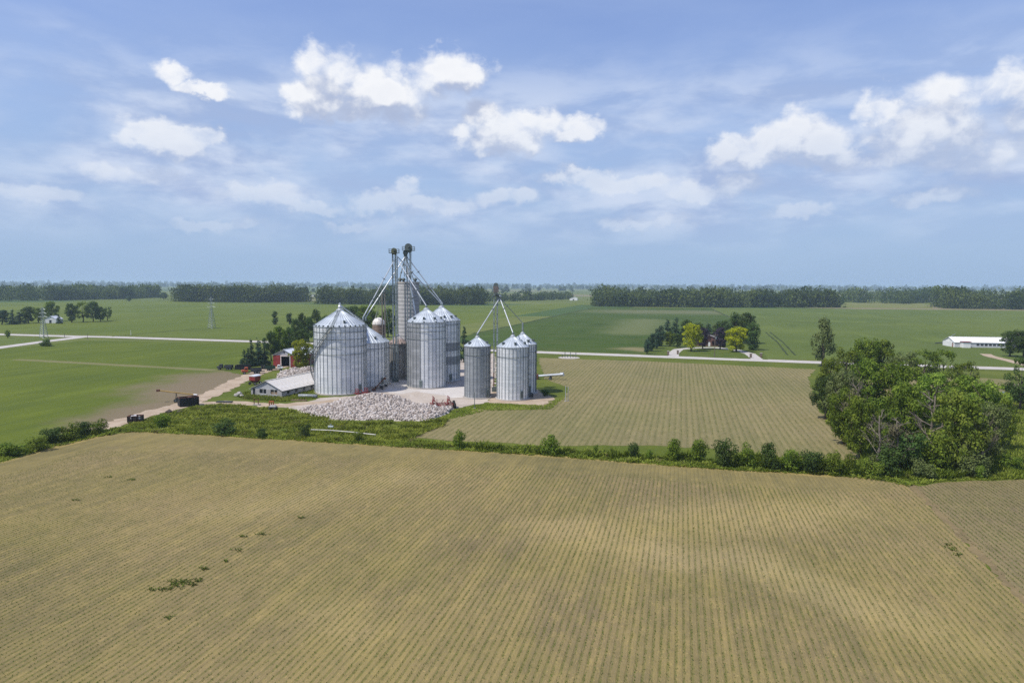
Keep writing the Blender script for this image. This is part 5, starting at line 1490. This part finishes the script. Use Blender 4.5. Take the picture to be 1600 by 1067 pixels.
# ------------------------------------------------------------------ rubble
def rubble(name, label, outline, tops, n, mat, smin=.14, smax=.55):
    """irregular broken blocks on a mound; tops = (px, py base, height, radius)"""
    poly = pix_poly(outline); A = np.array(poly); lo, hi = A.min(0), A.max(0)
    T = [(G(x, y), h, r) for x, y, h, r in tops]
    def hgt(P):
        z = np.zeros(len(P))
        for (c, h, r) in T:
            d = np.hypot(P[:, 0] - c.x, P[:, 1] - c.y) / r
            z = np.maximum(z, h * np.maximum(0, 1 - d) ** .85)
        return z + .12 * (smooth_noise(P, 3, 2) + 1) * (z > .05)
    P = lo + rng.random((n * 6, 2)) * (hi - lo); P = P[in_poly(P, poly)][:n]; n = len(P)
    # mound
    gx, gy = np.meshgrid(np.linspace(lo[0] - 1, hi[0] + 1, 60), np.linspace(lo[1] - 1, hi[1] + 1, 40))
    Gp = np.stack([gx.ravel(), gy.ravel()], 1); inside = in_poly(Gp, poly)
    gz = np.where(inside, hgt(Gp) + .06, -.15)
    Vm = np.column_stack([Gp, gz]); idx = np.arange(40 * 60).reshape(40, 60)
    Fm = np.stack([idx[:-1, :-1], idx[:-1, 1:], idx[1:, 1:], idx[1:, :-1]], -1).reshape(-1, 4)
    z = hgt(P)
    s = smin + (smax - smin) * rng.random(n) ** 3.4
    cube = np.array([(-1, -1, -1), (1, -1, -1), (1, 1, -1), (-1, 1, -1), (-1, -1, 1), (1, -1, 1), (1, 1, 1), (-1, 1, 1)], float)
    C = cube[None] * (1 + rng.normal(size=(n, 8, 3)) * .22) * (s[:, None, None] * rng.uniform(.5, 1.15, (n, 1, 3)))
    q = rng.normal(size=(n, 4)); q /= np.linalg.norm(q, axis=1, keepdims=True); w, x, y, zz = q.T
    Rm = np.stack([np.stack([1 - 2 * (y * y + zz * zz), 2 * (x * y - zz * w), 2 * (x * zz + y * w)], -1), np.stack([2 * (x * y + zz * w), 1 - 2 * (x * x + zz * zz), 2 * (y * zz - x * w)], -1), np.stack([2 * (x * zz - y * w), 2 * (y * zz + x * w), 1 - 2 * (x * x + y * y)], -1)], 1)
    C = np.einsum('nij,nkj->nki', Rm, C) + np.column_stack([P, z + s * .35])[:, None, :]
    fq = np.array([(0, 3, 2, 1), (4, 5, 6, 7), (0, 1, 5, 4), (1, 2, 6, 5), (2, 3, 7, 6), (3, 0, 4, 7)])
    Fb = (fq[None] + (np.arange(n) * 8)[:, None, None]).reshape(-1, 4) + len(Vm)
    me = np_mesh(name, np.concatenate([Vm, C.reshape(-1, 3)]), np.concatenate([Fm, Fb]), mat)
    return tag(link(name, me), label, None, None, 'stuff')


def rubble_mat():
    m, t, b, _ = new_mat('broken_concrete')
    ri = t.new('ShaderNodeNewGeometry').outputs['Random Per Island']
    c = t.mix(t.sstep(t.m('ADD', ri, t.m('MULTIPLY', t.m('SUBTRACT', t.noise(objco(t), .45, 3), .5), .9)), 0, .65), (.20, .172, .152), (.45, .405, .37))
    c = t.mix(t.sstep(ri, .80, .84), c, (.52, .49, .47)); c = t.mix(t.sstep(ri, .93, .95), c, (.21, .165, .14))
    n = t.noise(objco(t), 4, 4)
    t.put(b.inputs['Base Color'], t.mix(t.m('MULTIPLY', t.sstep(n, .4, .7), .35), c, (.28, .235, .2)))
    b.inputs['Roughness'].default_value = .95
    return m


M_RUB = rubble_mat()
rubble('rubble', 'big heap of broken pale concrete in front of the bins', [(466, 642), (500, 633), (540, 628), (560, 618), (600, 617), (625, 628), (650, 634), (690, 637), (714, 634), (698, 646), (672, 657), (640, 658), (600, 656), (540, 657), (505, 654), (480, 648)],
       [(584, 633, 2.5, 10), (560, 642, 1.9, 9), (610, 643, 1.9, 9), (530, 643, 1.1, 9), (645, 645, 1.4, 9), (680, 643, .45, 6), (500, 643, .7, 6)], 14000, M_RUB, .06, .30)
rubble('rubble', 'smaller heap of mixed rubble behind the low barn', [(432, 592), (440, 584), (455, 578), (475, 576), (492, 578), (496, 592), (470, 594)],
       [(462, 587, 2.2, 7), (482, 586, 2.4, 8), (445, 588, 1.2, 5)], 3200, M_RUB, .07, .32)

# ------------------------------------------------------------------ vehicles, machines and yard clutter
def wheel(o, c, r=.5, w=.3, axis='y', rim=M_STEEL):
    n = MB(); prof = [(r * .55, -w / 2), (r * .95, -w / 2), (r, -w * .3), (r, w * .3), (r * .95, w / 2), (r * .55, w / 2)]
    me = n.lathe(prof, 16).mesh('tyre', M_RUBBER, True)
    rot = (math.pi / 2, 0, 0) if axis == 'y' else (0, math.pi / 2, 0)
    wo = link('wheel', me, o, c, rot)
    MB().lathe([(.06, -w * .3), (r * .56, -w * .32), (r * .56, w * .32), (.06, w * .3)], 14).build('rim', rim, wo)
    return wo


def wagon(label, px, by, rz, mat, name='gravity_wagon', top_mat=None, k=1.):
    o = thing(name, label, 'wagon', G(px, by), rz, None, (k, k, k))
    MB().add([(-.6, -.6, .75), (.6, -.6, .75), (.6, .6, .75), (-.6, .6, .75), (-1.3, -1.05, 1.35), (1.3, -1.05, 1.35), (1.3, 1.05, 1.35), (-1.3, 1.05, 1.35), (-1.3, -1.05, 2.55), (1.3, -1.05, 2.55), (1.3, 1.05, 2.55), (-1.3, 1.05, 2.55)],
             [(0, 3, 2, 1), (0, 1, 5, 4), (1, 2, 6, 5), (2, 3, 7, 6), (3, 0, 4, 7), (4, 5, 9, 8), (5, 6, 10, 9), (6, 7, 11, 10), (7, 4, 8, 11)]).build('hopper', mat, o)
    cvv = []; NN = 7
    for xx in (-1.35, 1.35):
        for t_ in np.linspace(0, math.pi, NN): cvv.append((xx, 1.1 * math.cos(t_), 2.56 + .42 * math.sin(t_)))
    MB().add(cvv, [tuple(range(NN)), tuple(range(2 * NN - 1, NN - 1, -1))] + [(k, NN + k, NN + k + 1, k + 1) for k in range(NN - 1)]).build('cover', top_mat or M_BROOF_B, o)
    fr = MB(); fr.box((0, -.6, .65), (3.2, .14, .16)).box((0, .6, .65), (3.2, .14, .16)).box((1.2, 0, .6), (.14, 1.8, .14)).box((-1.2, 0, .6), (.14, 1.8, .14))
    for x in (-1, 1):
        for y in (-.65, .65): fr.box((x, y, .9), (.1, .1, .5))
    fr.build('chassis', M_BLACK, o)
    MB().tube([(1.6, 0, .6), (3.0, 0, .35)], .07, 6).build('drawbar', M_BLACK, o)
    for x in (-1.2, 1.2):
        for y in (-.95, .95): wheel(o, (x, y, .45), .45, .28, 'y', M_WHITE)
    return o


wagon('red grain wagon with pale cover on the farm track', 398.5, 600.5, R(70), M_RED, k=.92)


def truck(label, px, by, rz, cabm, bedm, name='parked_truck', k=1., long=3.2, tank=False):
    o = thing(name, label, 'truck', G(px, by), rz, None, (k, k, k))
    MB().box((-.4, 0, .75), (long + 3.2, .8, .22)).build('chassis', M_BLACK, o)
    x = long / 2 + .9
    MB().add([(x - .8, -.95, .85), (x + 1.3, -.9, .85), (x + 1.3, .9, .85), (x - .8, .95, .85), (x - .8, -.95, 1.55), (x + 1.25, -.85, 1.45), (x + 1.25, .85, 1.45), (x - .8, .95, 1.55)],
             [(0, 3, 2, 1), (4, 5, 6, 7), (0, 1, 5, 4), (1, 2, 6, 5), (2, 3, 7, 6), (3, 0, 4, 7)]).build('bonnet', cabm, o)
    cb = MB().add([(x - .8, -.92, 1.5), (x + .5, -.88, 1.5), (x + .5, .88, 1.5), (x - .8, .92, 1.5), (x - .75, -.8, 2.3), (x + .15, -.78, 2.3), (x + .15, .78, 2.3), (x - .75, .8, 2.3)],
                  [(0, 3, 2, 1), (4, 5, 6, 7), (0, 1, 5, 4), (1, 2, 6, 5), (2, 3, 7, 6), (3, 0, 4, 7)]).build('cab', cabm, o)
    MB().add([(x + .53, -.72, 1.6), (x + .53, .72, 1.6), (x + .22, .64, 2.2), (x + .22, -.64, 2.2)], [(0, 1, 2, 3)]).build('windscreen', M_GLASS, cb)
    for y, s in ((-.93, -1), (.93, 1)): MB().box((x - .2, y * .96, 1.85), (.7, .04, .45)).build('side_window', M_GLASS, cb)
    bd = MB().box((-.9, 0, 1.0), (long + .2, 2.1, .12))
    for y in (-1.02, 1.02): bd.box((-.9, y, 1.5), (long + .2, .07, .9))
    for xx in (-.9 - long / 2, -.9 + long / 2): bd.box((xx, 0, 1.5), (.07, 2.0, .9))
    bd.build('bed', bedm, o)
    for xx in (x + .4, -1.6, -.6):
        for y in (-.85, .85): wheel(o, (xx, y, .48), .48, .3)
    for y in (-.6, .6): MB().box((x + 1.3, y, 1.1), (.06, .25, .2)).build('headlight', M_WHITE, o)
    return o


truck('old orange farm truck behind the red wagon', 396, 584, R(205), M_ORANGE, M_GREY_DK, k=.92)
truck('dark green flatbed truck with white cab parked by the red barn', 426, 579, R(12), M_WHITE, M_GREEN_DK, k=.80, long=3.6)
truck('dark grey old grain truck at the field edge left of the spruces', 354, 577.5, R(185), M_GREY_DK, M_GREY_DK, 'grain_truck', .78, 3.0)


def container(label, px, by, rz, L, w, h, mat, name='dumpster', fill=None):
    o = thing(name, label, 'container', G(px, by), rz)
    for y in (-w / 2, w / 2): MB().box((0, y, .2 + h / 2), (L, .08, h)).build('side_wall', mat, o)
    for x in (-L / 2, L / 2): MB().box((x, 0, .2 + h / 2), (.08, w - .1, h)).build('end_wall', mat, o)
    MB().box((0, 0, .16), (L, w, .1)).build('floor', mat, o)
    rb_ = MB().box((0, -w / 2 - .07, .1), (.1, .1, .1)).box((0, 0, 0), (.1, .12, h)).mesh('rib', mat)
    rbm = MB().box((0, 0, 0), (.1, .1, h)).mesh('rib', mat)
    n = max(3, int(L / .8))
    for k in range(n + 1):
        for y in (-w / 2 - .09, w / 2 + .09): link('rib', rbm, o, (-L / 2 + L * k / n, y, .2 + h / 2))
    rim = MB()
    for y in (-w / 2, w / 2): rim.box((0, y, .24 + h), (L + .1, .16, .08))
    for x in (-L / 2, L / 2): rim.box((x, 0, .24 + h), (.16, w - .2, .08))
    rim.build('rim', M_RUST if fill else mat, o)
    if fill:
        f = MB()
        for k in range(16): f.box((rnd.uniform(-.4, .4) * L, rnd.uniform(-.35, .35) * w, h * .9 + rnd.uniform(-.1, .25)), (rnd.uniform(.4, 1.4), rnd.uniform(.2, .6), rnd.uniform(.1, .4)), rnd.uniform(0, 3), rnd.uniform(-.4, .4))
        f.build('scrap_load', fill, o)['kind'] = 'stuff'
    return o


container('black ribbed dumpster with rusty rim beside the yellow auger', 294.5, 634, R(38), 4.0, 2.0, 1.85, M_BLACK, fill=M_RUST)
container('small dark crate of white scrap at the track end', 212, 660, R(10), 2.4, 1.7, 1.2, flat('dark_rust', (.05, .035, .03), .8, 0, .4, 2), 'scrap_crate', fill=M_WHITE)
container('long black flat trailer body under the spruces', 380, 577, R(-4), 4.4, 2.0, 1.2, M_BLACK, 'trailer_body')


def auger(label, a, b, r, mat, wheel_at=None, name='grain_auger', end=None):
    a, b = Vector(a), Vector(b); base = Vector((a.x, a.y, 0))
    o = thing(name, label, 'auger', base)
    MB().tube([a - base, b - base], r, 8).build('tube', mat, o)
    d = (b - a).normalized()
    MB().tube([b - base - d * .1, b - base + d * .6, b - base + d * .8 - Vector((0, 0, .5))], [r * 1.5, r * 1.6, r * 1.1], 8).build('spout_head', end or mat, o)
    MB().box(a - base, (r * 5, r * 5, r * 3.5), math.atan2(d.y, d.x)).build('intake_hopper', M_RUST, o)
    if wheel_at is not None:
        m_ = a.lerp(b, wheel_at) - base; s = Vector((-d.y, d.x, 0)).normalized()
        fr = MB()
        for k in (-1, 1): fr.tube([m_, Vector((m_.x, m_.y, .45)) + s * k * 1.0], .06, 5)
        fr.tube([Vector((m_.x, m_.y, .45)) - s, Vector((m_.x, m_.y, .45)) + s], .05, 5)
        fr.build('undercarriage', M_BLACK, o)
        for k in (-1, 1):
            w_ = wheel(o, Vector((m_.x, m_.y, .42)) + s * k, .42, .22); w_.rotation_euler = (math.pi / 2, 0, math.atan2(d.y, d.x))
    return o


yA = G(285, 630).y
auger('long yellow grain auger raised beside the black dumpster', at_depth(247, 610, yA + 1), at_depth(303, 616.5, yA + 3), .135, M_YELLOW, .5, end=M_WHITE)
auger('red grain auger leaning against the lower bin', at_depth(584, 610, G(584, 611).y) + Vector((0, 0, .25)), at_depth(600, 592, G(590, 606).y), .16, M_RUST, .5)
auger('long white auger tube lying at the crop edge right of the bins', G(836, 588, .8) , G(876, 585, 1.6), .38, M_SPOUT, .6, 'white_auger')


def cultivator(label, px, by, rz, k=1., seed=1):
    r = random.Random(seed); o = thing('cultivator', label, 'farm implement', G(px, by), rz, None, (k, k, k))
    fr = MB()
    for y in (-1.2, 0, 1.2): fr.box((0, y, .9), (4.6, .12, .12))
    for x in (-2.2, -.8, .8, 2.2): fr.box((x, 0, 1.0), (.12, 2.6, .12))
    fr.tube([(-.8, -1.3, 1.0), (0, -3.2, .6), (.8, -1.3, 1.0)], .07, 5); fr.build('frame', M_RED, o)
    tn = MB().tube([(0, 0, .9), (0, -.3, .6), (0, -.1, .25), (0, .15, .08)], [.05, .05, .05, .03], 5).mesh('tine', M_RUST)
    for y in (-1.2, 0, 1.2):
        for i in range(8): link('tine', tn, o, (-2.1 + i * .6, y, 0))
    for i in range(5): MB().tube([(-2 + i, r.uniform(-1, 1), 1.0), (-2 + i + r.uniform(-.4, .4), r.uniform(-1, 1), 1.9)], .06, 5).build('lever', M_RED, o)
    for x in (-1.7, 1.4):
        wg = MB()
        for z in (1.05, 1.7, 2.35): wg.box((x, 0, z), (.1, 2.4, .1), 0, 0, .15)
        for y in (-1.1, 0, 1.1): wg.box((x, y, 1.7), (.1, .1, 1.4), 0, 0, .15)
        for y in (-.9, -.3, .3, .9): wg.tube([(x, y, 1.7), (x + .35, y, 1.6), (x + .45, y, 1.3)], .04, 4)
        wg.build('folded_wing', M_RED, o)
    for x in (-1.5, 1.5): wheel(o, (x, .6, .5), .5, .3, 'x', M_RED)
    wheel(o, (2.6, .2, .75), .75, .4, 'x', M_STEEL_D)
    return o


cultivator('red cultivator with big wheel at the right end of the rubble', 690, 637.5, R(15), 1.1)
cultivator('tangled red implement at the foot of the largest bin', 566, 618.5, R(40), .8, 5)
o = thing('loose_tyre', 'single black tyre lying in grass right of the red cultivator', 'tyre', G(711, 638)); wheel(o, (0, 0, .62), .62, .4, 'x', M_STEEL_D)
# long grey beams, planks, pallet and poles
def lumber(label, px, by, rz, L, n, mat, name, cat, w=.3):
    o = thing(name, label, cat, G(px, by), rz)
    me = MB().box((0, 0, 0), (L, w * .9, .16)).mesh('beam', mat)
    for i in range(n): link('beam', me, o, ((i % 2) * .2, (i % 3 - 1) * w, .1 + .17 * (i // 3)), (0, 0, rnd.uniform(-.03, .03)))
    return o
lumber('grey steel beams lying across the dirt track', 350, 629, R(-3), 3.6, 6, M_GREY_DK, 'beam_pile', 'beams')
lumber('brown planks on the ground left of the largest bin', 467, 626, R(-6), 3.8, 4, M_WOOD, 'plank_pile', 'planks')
lumber('short white boards lying in the weeds', 349, 636, R(-35), 1.6, 2, M_WHITE, 'white_board', 'boards')
o = thing('culvert_pipe', 'grey corrugated culvert pipe lying by the largest bin', 'pipe', G(481, 621.5), R(-5))
MB().tube([(-2.3, 0, .45), (2.3, 0, .45)], .45, 14).build('pipe', M_GALV_DULL, o, smooth=True)
cr = MB()
for k in range(12): cr.tube([(-2.2 + k * .4, 0, .45), (-2.1 + k * .4, 0, .45)], .49, 14)
cr.build('corrugation', M_GALV_DULL, o)['kind'] = 'stuff'
o = thing('goal_frame', 'rusty upright frame standing by the dirt track', 'frame', G(400.5, 633.5), R(-5))
for x in (-.5, .5): MB().box((x, 0, .85), (.14, .14, 1.7)).build('post', M_RUST, o)
MB().box((0, 0, 1.3), (1.0, .1, .12)).build('crossbar', M_RUST, o); MB().box((0, .2, .15), (1.5, .9, .3)).build('base', M_CONC, o)
o = thing('flat_cart', 'small dark flat cart in the weeds near the track', 'cart', G(426.5, 641), R(0))
MB().box((0, 0, .75), (1.9, 1.1, .12)).build('deck', M_GREY_DK, o); MB().box((0, .1, .95), (1.3, .7, .28)).build('load', M_BROOF, o)
for x in (-.6, .6):
    for y in (-.5, .5): wheel(o, (x, y, .3), .3, .16)
o = thing('pallet', 'orange pallet standing by the track', 'pallet', G(424, 633), R(10))
for k in range(5): MB().box((0, -.45 + k * .22, .9), (1.0, .12, .04)).build('slat', M_ORANGE, o)
for x in (-.45, 0, .45): MB().box((x, 0, .45), (.08, 1.0, .86)).build('bearer', M_ORANGE, o)
o = thing('water_pump', 'grey pump on the white pipe in the weeds', 'pump', G(517, 671))
MB().tube([(-.5, 0, .5), (.5, 0, .5)], .3, 10).build('housing', M_STEEL, o); MB().tube([(0, 0, .5), (0, 0, 1.1)], .12, 8).build('outlet', M_STEEL, o); MB().box((0, 0, .15), (1.2, .6, .3)).build('base', M_STEEL_D, o)
o = thing('white_pipe', 'long thin white pipe lying through the weeds', 'pipe', G(486, 671))
pp = [G(486, 671, .75), G(516, 672, .75), G(551, 675, .7), G(587, 679, .6)]
for i in range(3): MB().tube([pp[i] - Vector(o.location), pp[i + 1] - Vector(o.location)], .075, 7).build('pipe_length', M_BROOF, o)
st = MB()
for q in pp: st.box(q - Vector(o.location) - Vector((0, 0, q.z / 2)), (.1, .1, q.z))
st.build('stand', M_STEEL_D, o)['kind'] = 'stuff'


def boulder(label, px, by, s, mat, group=None, seed=0):
    r = np.random.default_rng(seed); V = []; n = 10; m_ = 6
    mb = MB().lathe([(max(.02, math.sin(t)) , -math.cos(t) * .7 + .45) for t in np.linspace(.05, math.pi - .05, m_)], n, caps=True)
    mb.v = [(x * (1 + r.normal() * .12) * s, y * (1 + r.normal() * .12) * s, max(-.05, z * (1 + r.normal() * .1) * s)) for x, y, z in mb.v]
    return tag(mb.build('boulder', mat, None, G(px, by)), label, 'boulder', group)


boulder('brown boulder left of two beside the track', 264, 645.5, .7, M_BARK, 'boulders beside the track', 1)
boulder('brown boulder right of two beside the track', 281.5, 645, .6, M_BARK, 'boulders beside the track', 2)
for i, (px, by, s) in enumerate([(370, 619, .65), (374, 618, .8), (377.5, 620, .55)]):
    boulder(('left', 'middle', 'right')[i] + ' white rock of the small heap by the low barn', px, by, s, M_CONC, 'white rocks by the low barn', 5 + i)
for i, px in enumerate((409.5, 413.2)):
    o = thing('drum', ('left', 'right')[i] + ' black drum standing on the lawn before the red barn', 'drum', G(px, 576.8), 0, 'black drums on the lawn')
    MB().lathe([(.34, 0), (.34, .32), (.37, .34), (.34, .38), (.34, .8), (.37, .83), (.34, .87), (.34, 1.2), (.02, 1.2)], 14).build('body', M_BLACK, o)
    MB().lathe([(.36, 1.2), (.36, 1.26), (.02, 1.26)], 14).build('lid', M_GREY_DK, o)
o = thing('aeration_fan', 'dark aeration fan against the front small bin', 'fan', G(827, 622), R(20))
MB().tube([(-.5, 0, .75), (.6, 0, .75)], .55, 14).build('housing', M_GREY_DK, o); MB().tube([(.6, 0, .75), (.9, 0, .75)], [.6, .5], 14).build('guard', M_BLACK, o); MB().box((0, 0, .15), (1, .8, .3)).build('base', M_CONC, o)
for i, (px, by) in enumerate(((596, 606.5), (603, 604))):
    o = thing('small_motor', ('left', 'right')[i] + ' small dark motor on the apron below the lower bin', 'motor', G(px, by), 0, 'small motors on the apron')
    MB().tube([(-.35, 0, .4), (.35, 0, .4)], .26, 10).build('body', M_BLACK, o); MB().box((0, 0, .1), (.7, .5, .2)).build('base', M_STEEL_D, o)
for i, (px, by, ty, mt, lab) in enumerate([(741.5, 638, 613, M_STEEL_D, 'thin dark post in grass before the left small bin'), (883.5, 627, 603, M_SPOUT, 'left of two pale marker posts in the crop'), (887.5, 626.5, 604, M_SPOUT, 'right of two pale marker posts in the crop'),
                                           (204.5, 524, 516, M_WHITE, 'white roadside marker post at left'), (137, 531, 521, M_POLE, 'thin wooden post by the road junction'), (101, 527, 521, M_POLE, 'thin wooden post left of the road junction')]):
    o = thing('marker_post', lab, 'post', G(px, by))
    h_ = height(px, by, ty); MB().box((0, 0, h_ / 2), (.14, .12, h_)).build('post', mt, o); MB().box((0, 0, .06), (.5, .5, .12)).build('base', M_CONC, o)

# utility poles
for i, (px, by, ty, lab) in enumerate([(1116.5, 558, 521, 'utility pole on the lawn before the brick house'), (452, 556, 516, 'thin pole rising behind the red barn')]):
    o = thing('utility_pole', lab, 'utility pole', G(px, by)); h_ = height(px, by, ty)
    MB().tube([(0, 0, 0), (0, 0, h_)], [.16, .11], 8).build('pole', M_POLE, o)
    MB().box((0, 0, h_ - .6), (2.2, .12, .14)).build('crossarm', M_POLE, o)
    MB().tube([(.35, 0, h_ - 2.2), (.35, 0, h_ - 1.3)], .22, 10).build('transformer', M_STEEL, o)
# gate pillars at the driveway
for i, (px, by) in enumerate(((1044, 555), (1059, 553.5), (1173, 559), (1189, 558.5))):
    o = thing('gate_pillar', ('outer left', 'inner left', 'inner right', 'outer right')[i] + ' stone pillar at the driveway entrances', 'pillar', G(px, by), R(-12), 'stone pillars at the driveway')
    MB().box((0, 0, .8), (.8, .8, 1.6)).build('shaft', M_STAVE_BROWN, o); MB().box((0, 0, 1.66), (1.0, 1.0, .12)).build('cap', M_CONC, o)
# valve cluster by the road
o = thing('pipe_cluster', 'cluster of small upright pipes on gravel by the road', 'pipework', G(889, 559), 0)
MB().lathe([(4.2, 0.06), (.1, .07)], 18).build('gravel_pad', M_ROAD, o)
for i in range(6): MB().tube([(-2.6 + i * 1.05, rnd.uniform(-.4, .4), 0), (-2.6 + i * 1.05, 0, 1.3 + (i % 2) * .9)], .12, 6).build('pipe', M_STEEL_D, o)
MB().box((0, 0, .9), (5.6, .1, .1)).build('rail', M_STEEL_D, o)


def pylon(label, px, by, ty):
    p_ = G(px, by); h = height(px, by, ty); o = thing('pylon', label, 'pylon', p_, R(-14), 'lattice pylons')
    b = h * .085; t = .5
    for sx in (-1, 1):
        for sy in (-1, 1): MB().tube([(sx * b, sy * b, 0), (sx * t, sy * t, h * .62), (sx * .2, sy * .2, h)], .10, 4).build('leg', M_STEEL, o)
    br = MB(); n = 9
    for k in range(n):
        f0, f1 = k / n, (k + 1) / n; w0 = b + (t - b) * f0; w1 = b + (t - b) * f1; z0, z1 = h * .62 * f0, h * .62 * f1
        for (sx, sy, tx, ty_) in ((-1, -1, 1, -1), (1, -1, 1, 1), (1, 1, -1, 1), (-1, 1, -1, -1)):
            br.tube([(sx * w0, sy * w0, z0), (tx * w1, ty_ * w1, z1)], .05, 4, False); br.tube([(tx * w0, ty_ * w0, z0), (sx * w1, sy * w1, z1)], .05, 4, False)
    br.build('lattice', M_STEEL, o)
    for z, l in ((h * .68, 3.0), (h * .8, 2.4), (h * .92, 1.8)):
        ca = MB(); ca.tube([(-l, 0, z), (l, 0, z)], .08, 4); ca.tube([(-l, 0, z), (0, 0, z + .9)], .05, 4); ca.tube([(l, 0, z), (0, 0, z + .9)], .05, 4); ca.build('crossarm', M_STEEL, o)
    return o


pylon('left lattice pylon beside the side road', 68.5, 528, 480)
pylon('right lattice pylon in the green field', 331, 513, 464)
o = thing('feed_auger', 'dark feeding auger frame left of the long white barn', 'auger', G(1474, 538), R(0))
MB().tube([(-4, 0, .6), (4, 0, 1.2)], .25, 7).build('trough', M_GREY_DK, o); MB().tube([(-1, 0, .8), (5.5, 0, 5.2)], .16, 7).build('tube', M_STEEL, o)
for x in (-1, 1): MB().tube([(x + .5, x, 0), (1.5, 0, 2.6)], .1, 5).build('leg', M_STEEL_D, o)

# ------------------------------------------------------------------ haze
hz = bpy.data.materials.new('haze'); hz.use_nodes = True
ht = NT(hz.node_tree); ht.n.clear()
ho = ht.new('ShaderNodeOutputMaterial'); hv = ht.new('ShaderNodeVolumePrincipled')
hv.inputs['Color'].default_value = (.62, .80, 1.0, 1); hv.inputs['Density'].default_value = 1.25e-4
hv.inputs['Anisotropy'].default_value = .1
ht.l.new(hv.outputs[0], ho.inputs['Volume'])
HB = S + 400
tag(MB().box((0, 0, 22.), (2 * HB, 2 * HB, 46)).build('haze', hz), 'thin blue summer haze lying over the farmland', None, None, 'stuff')
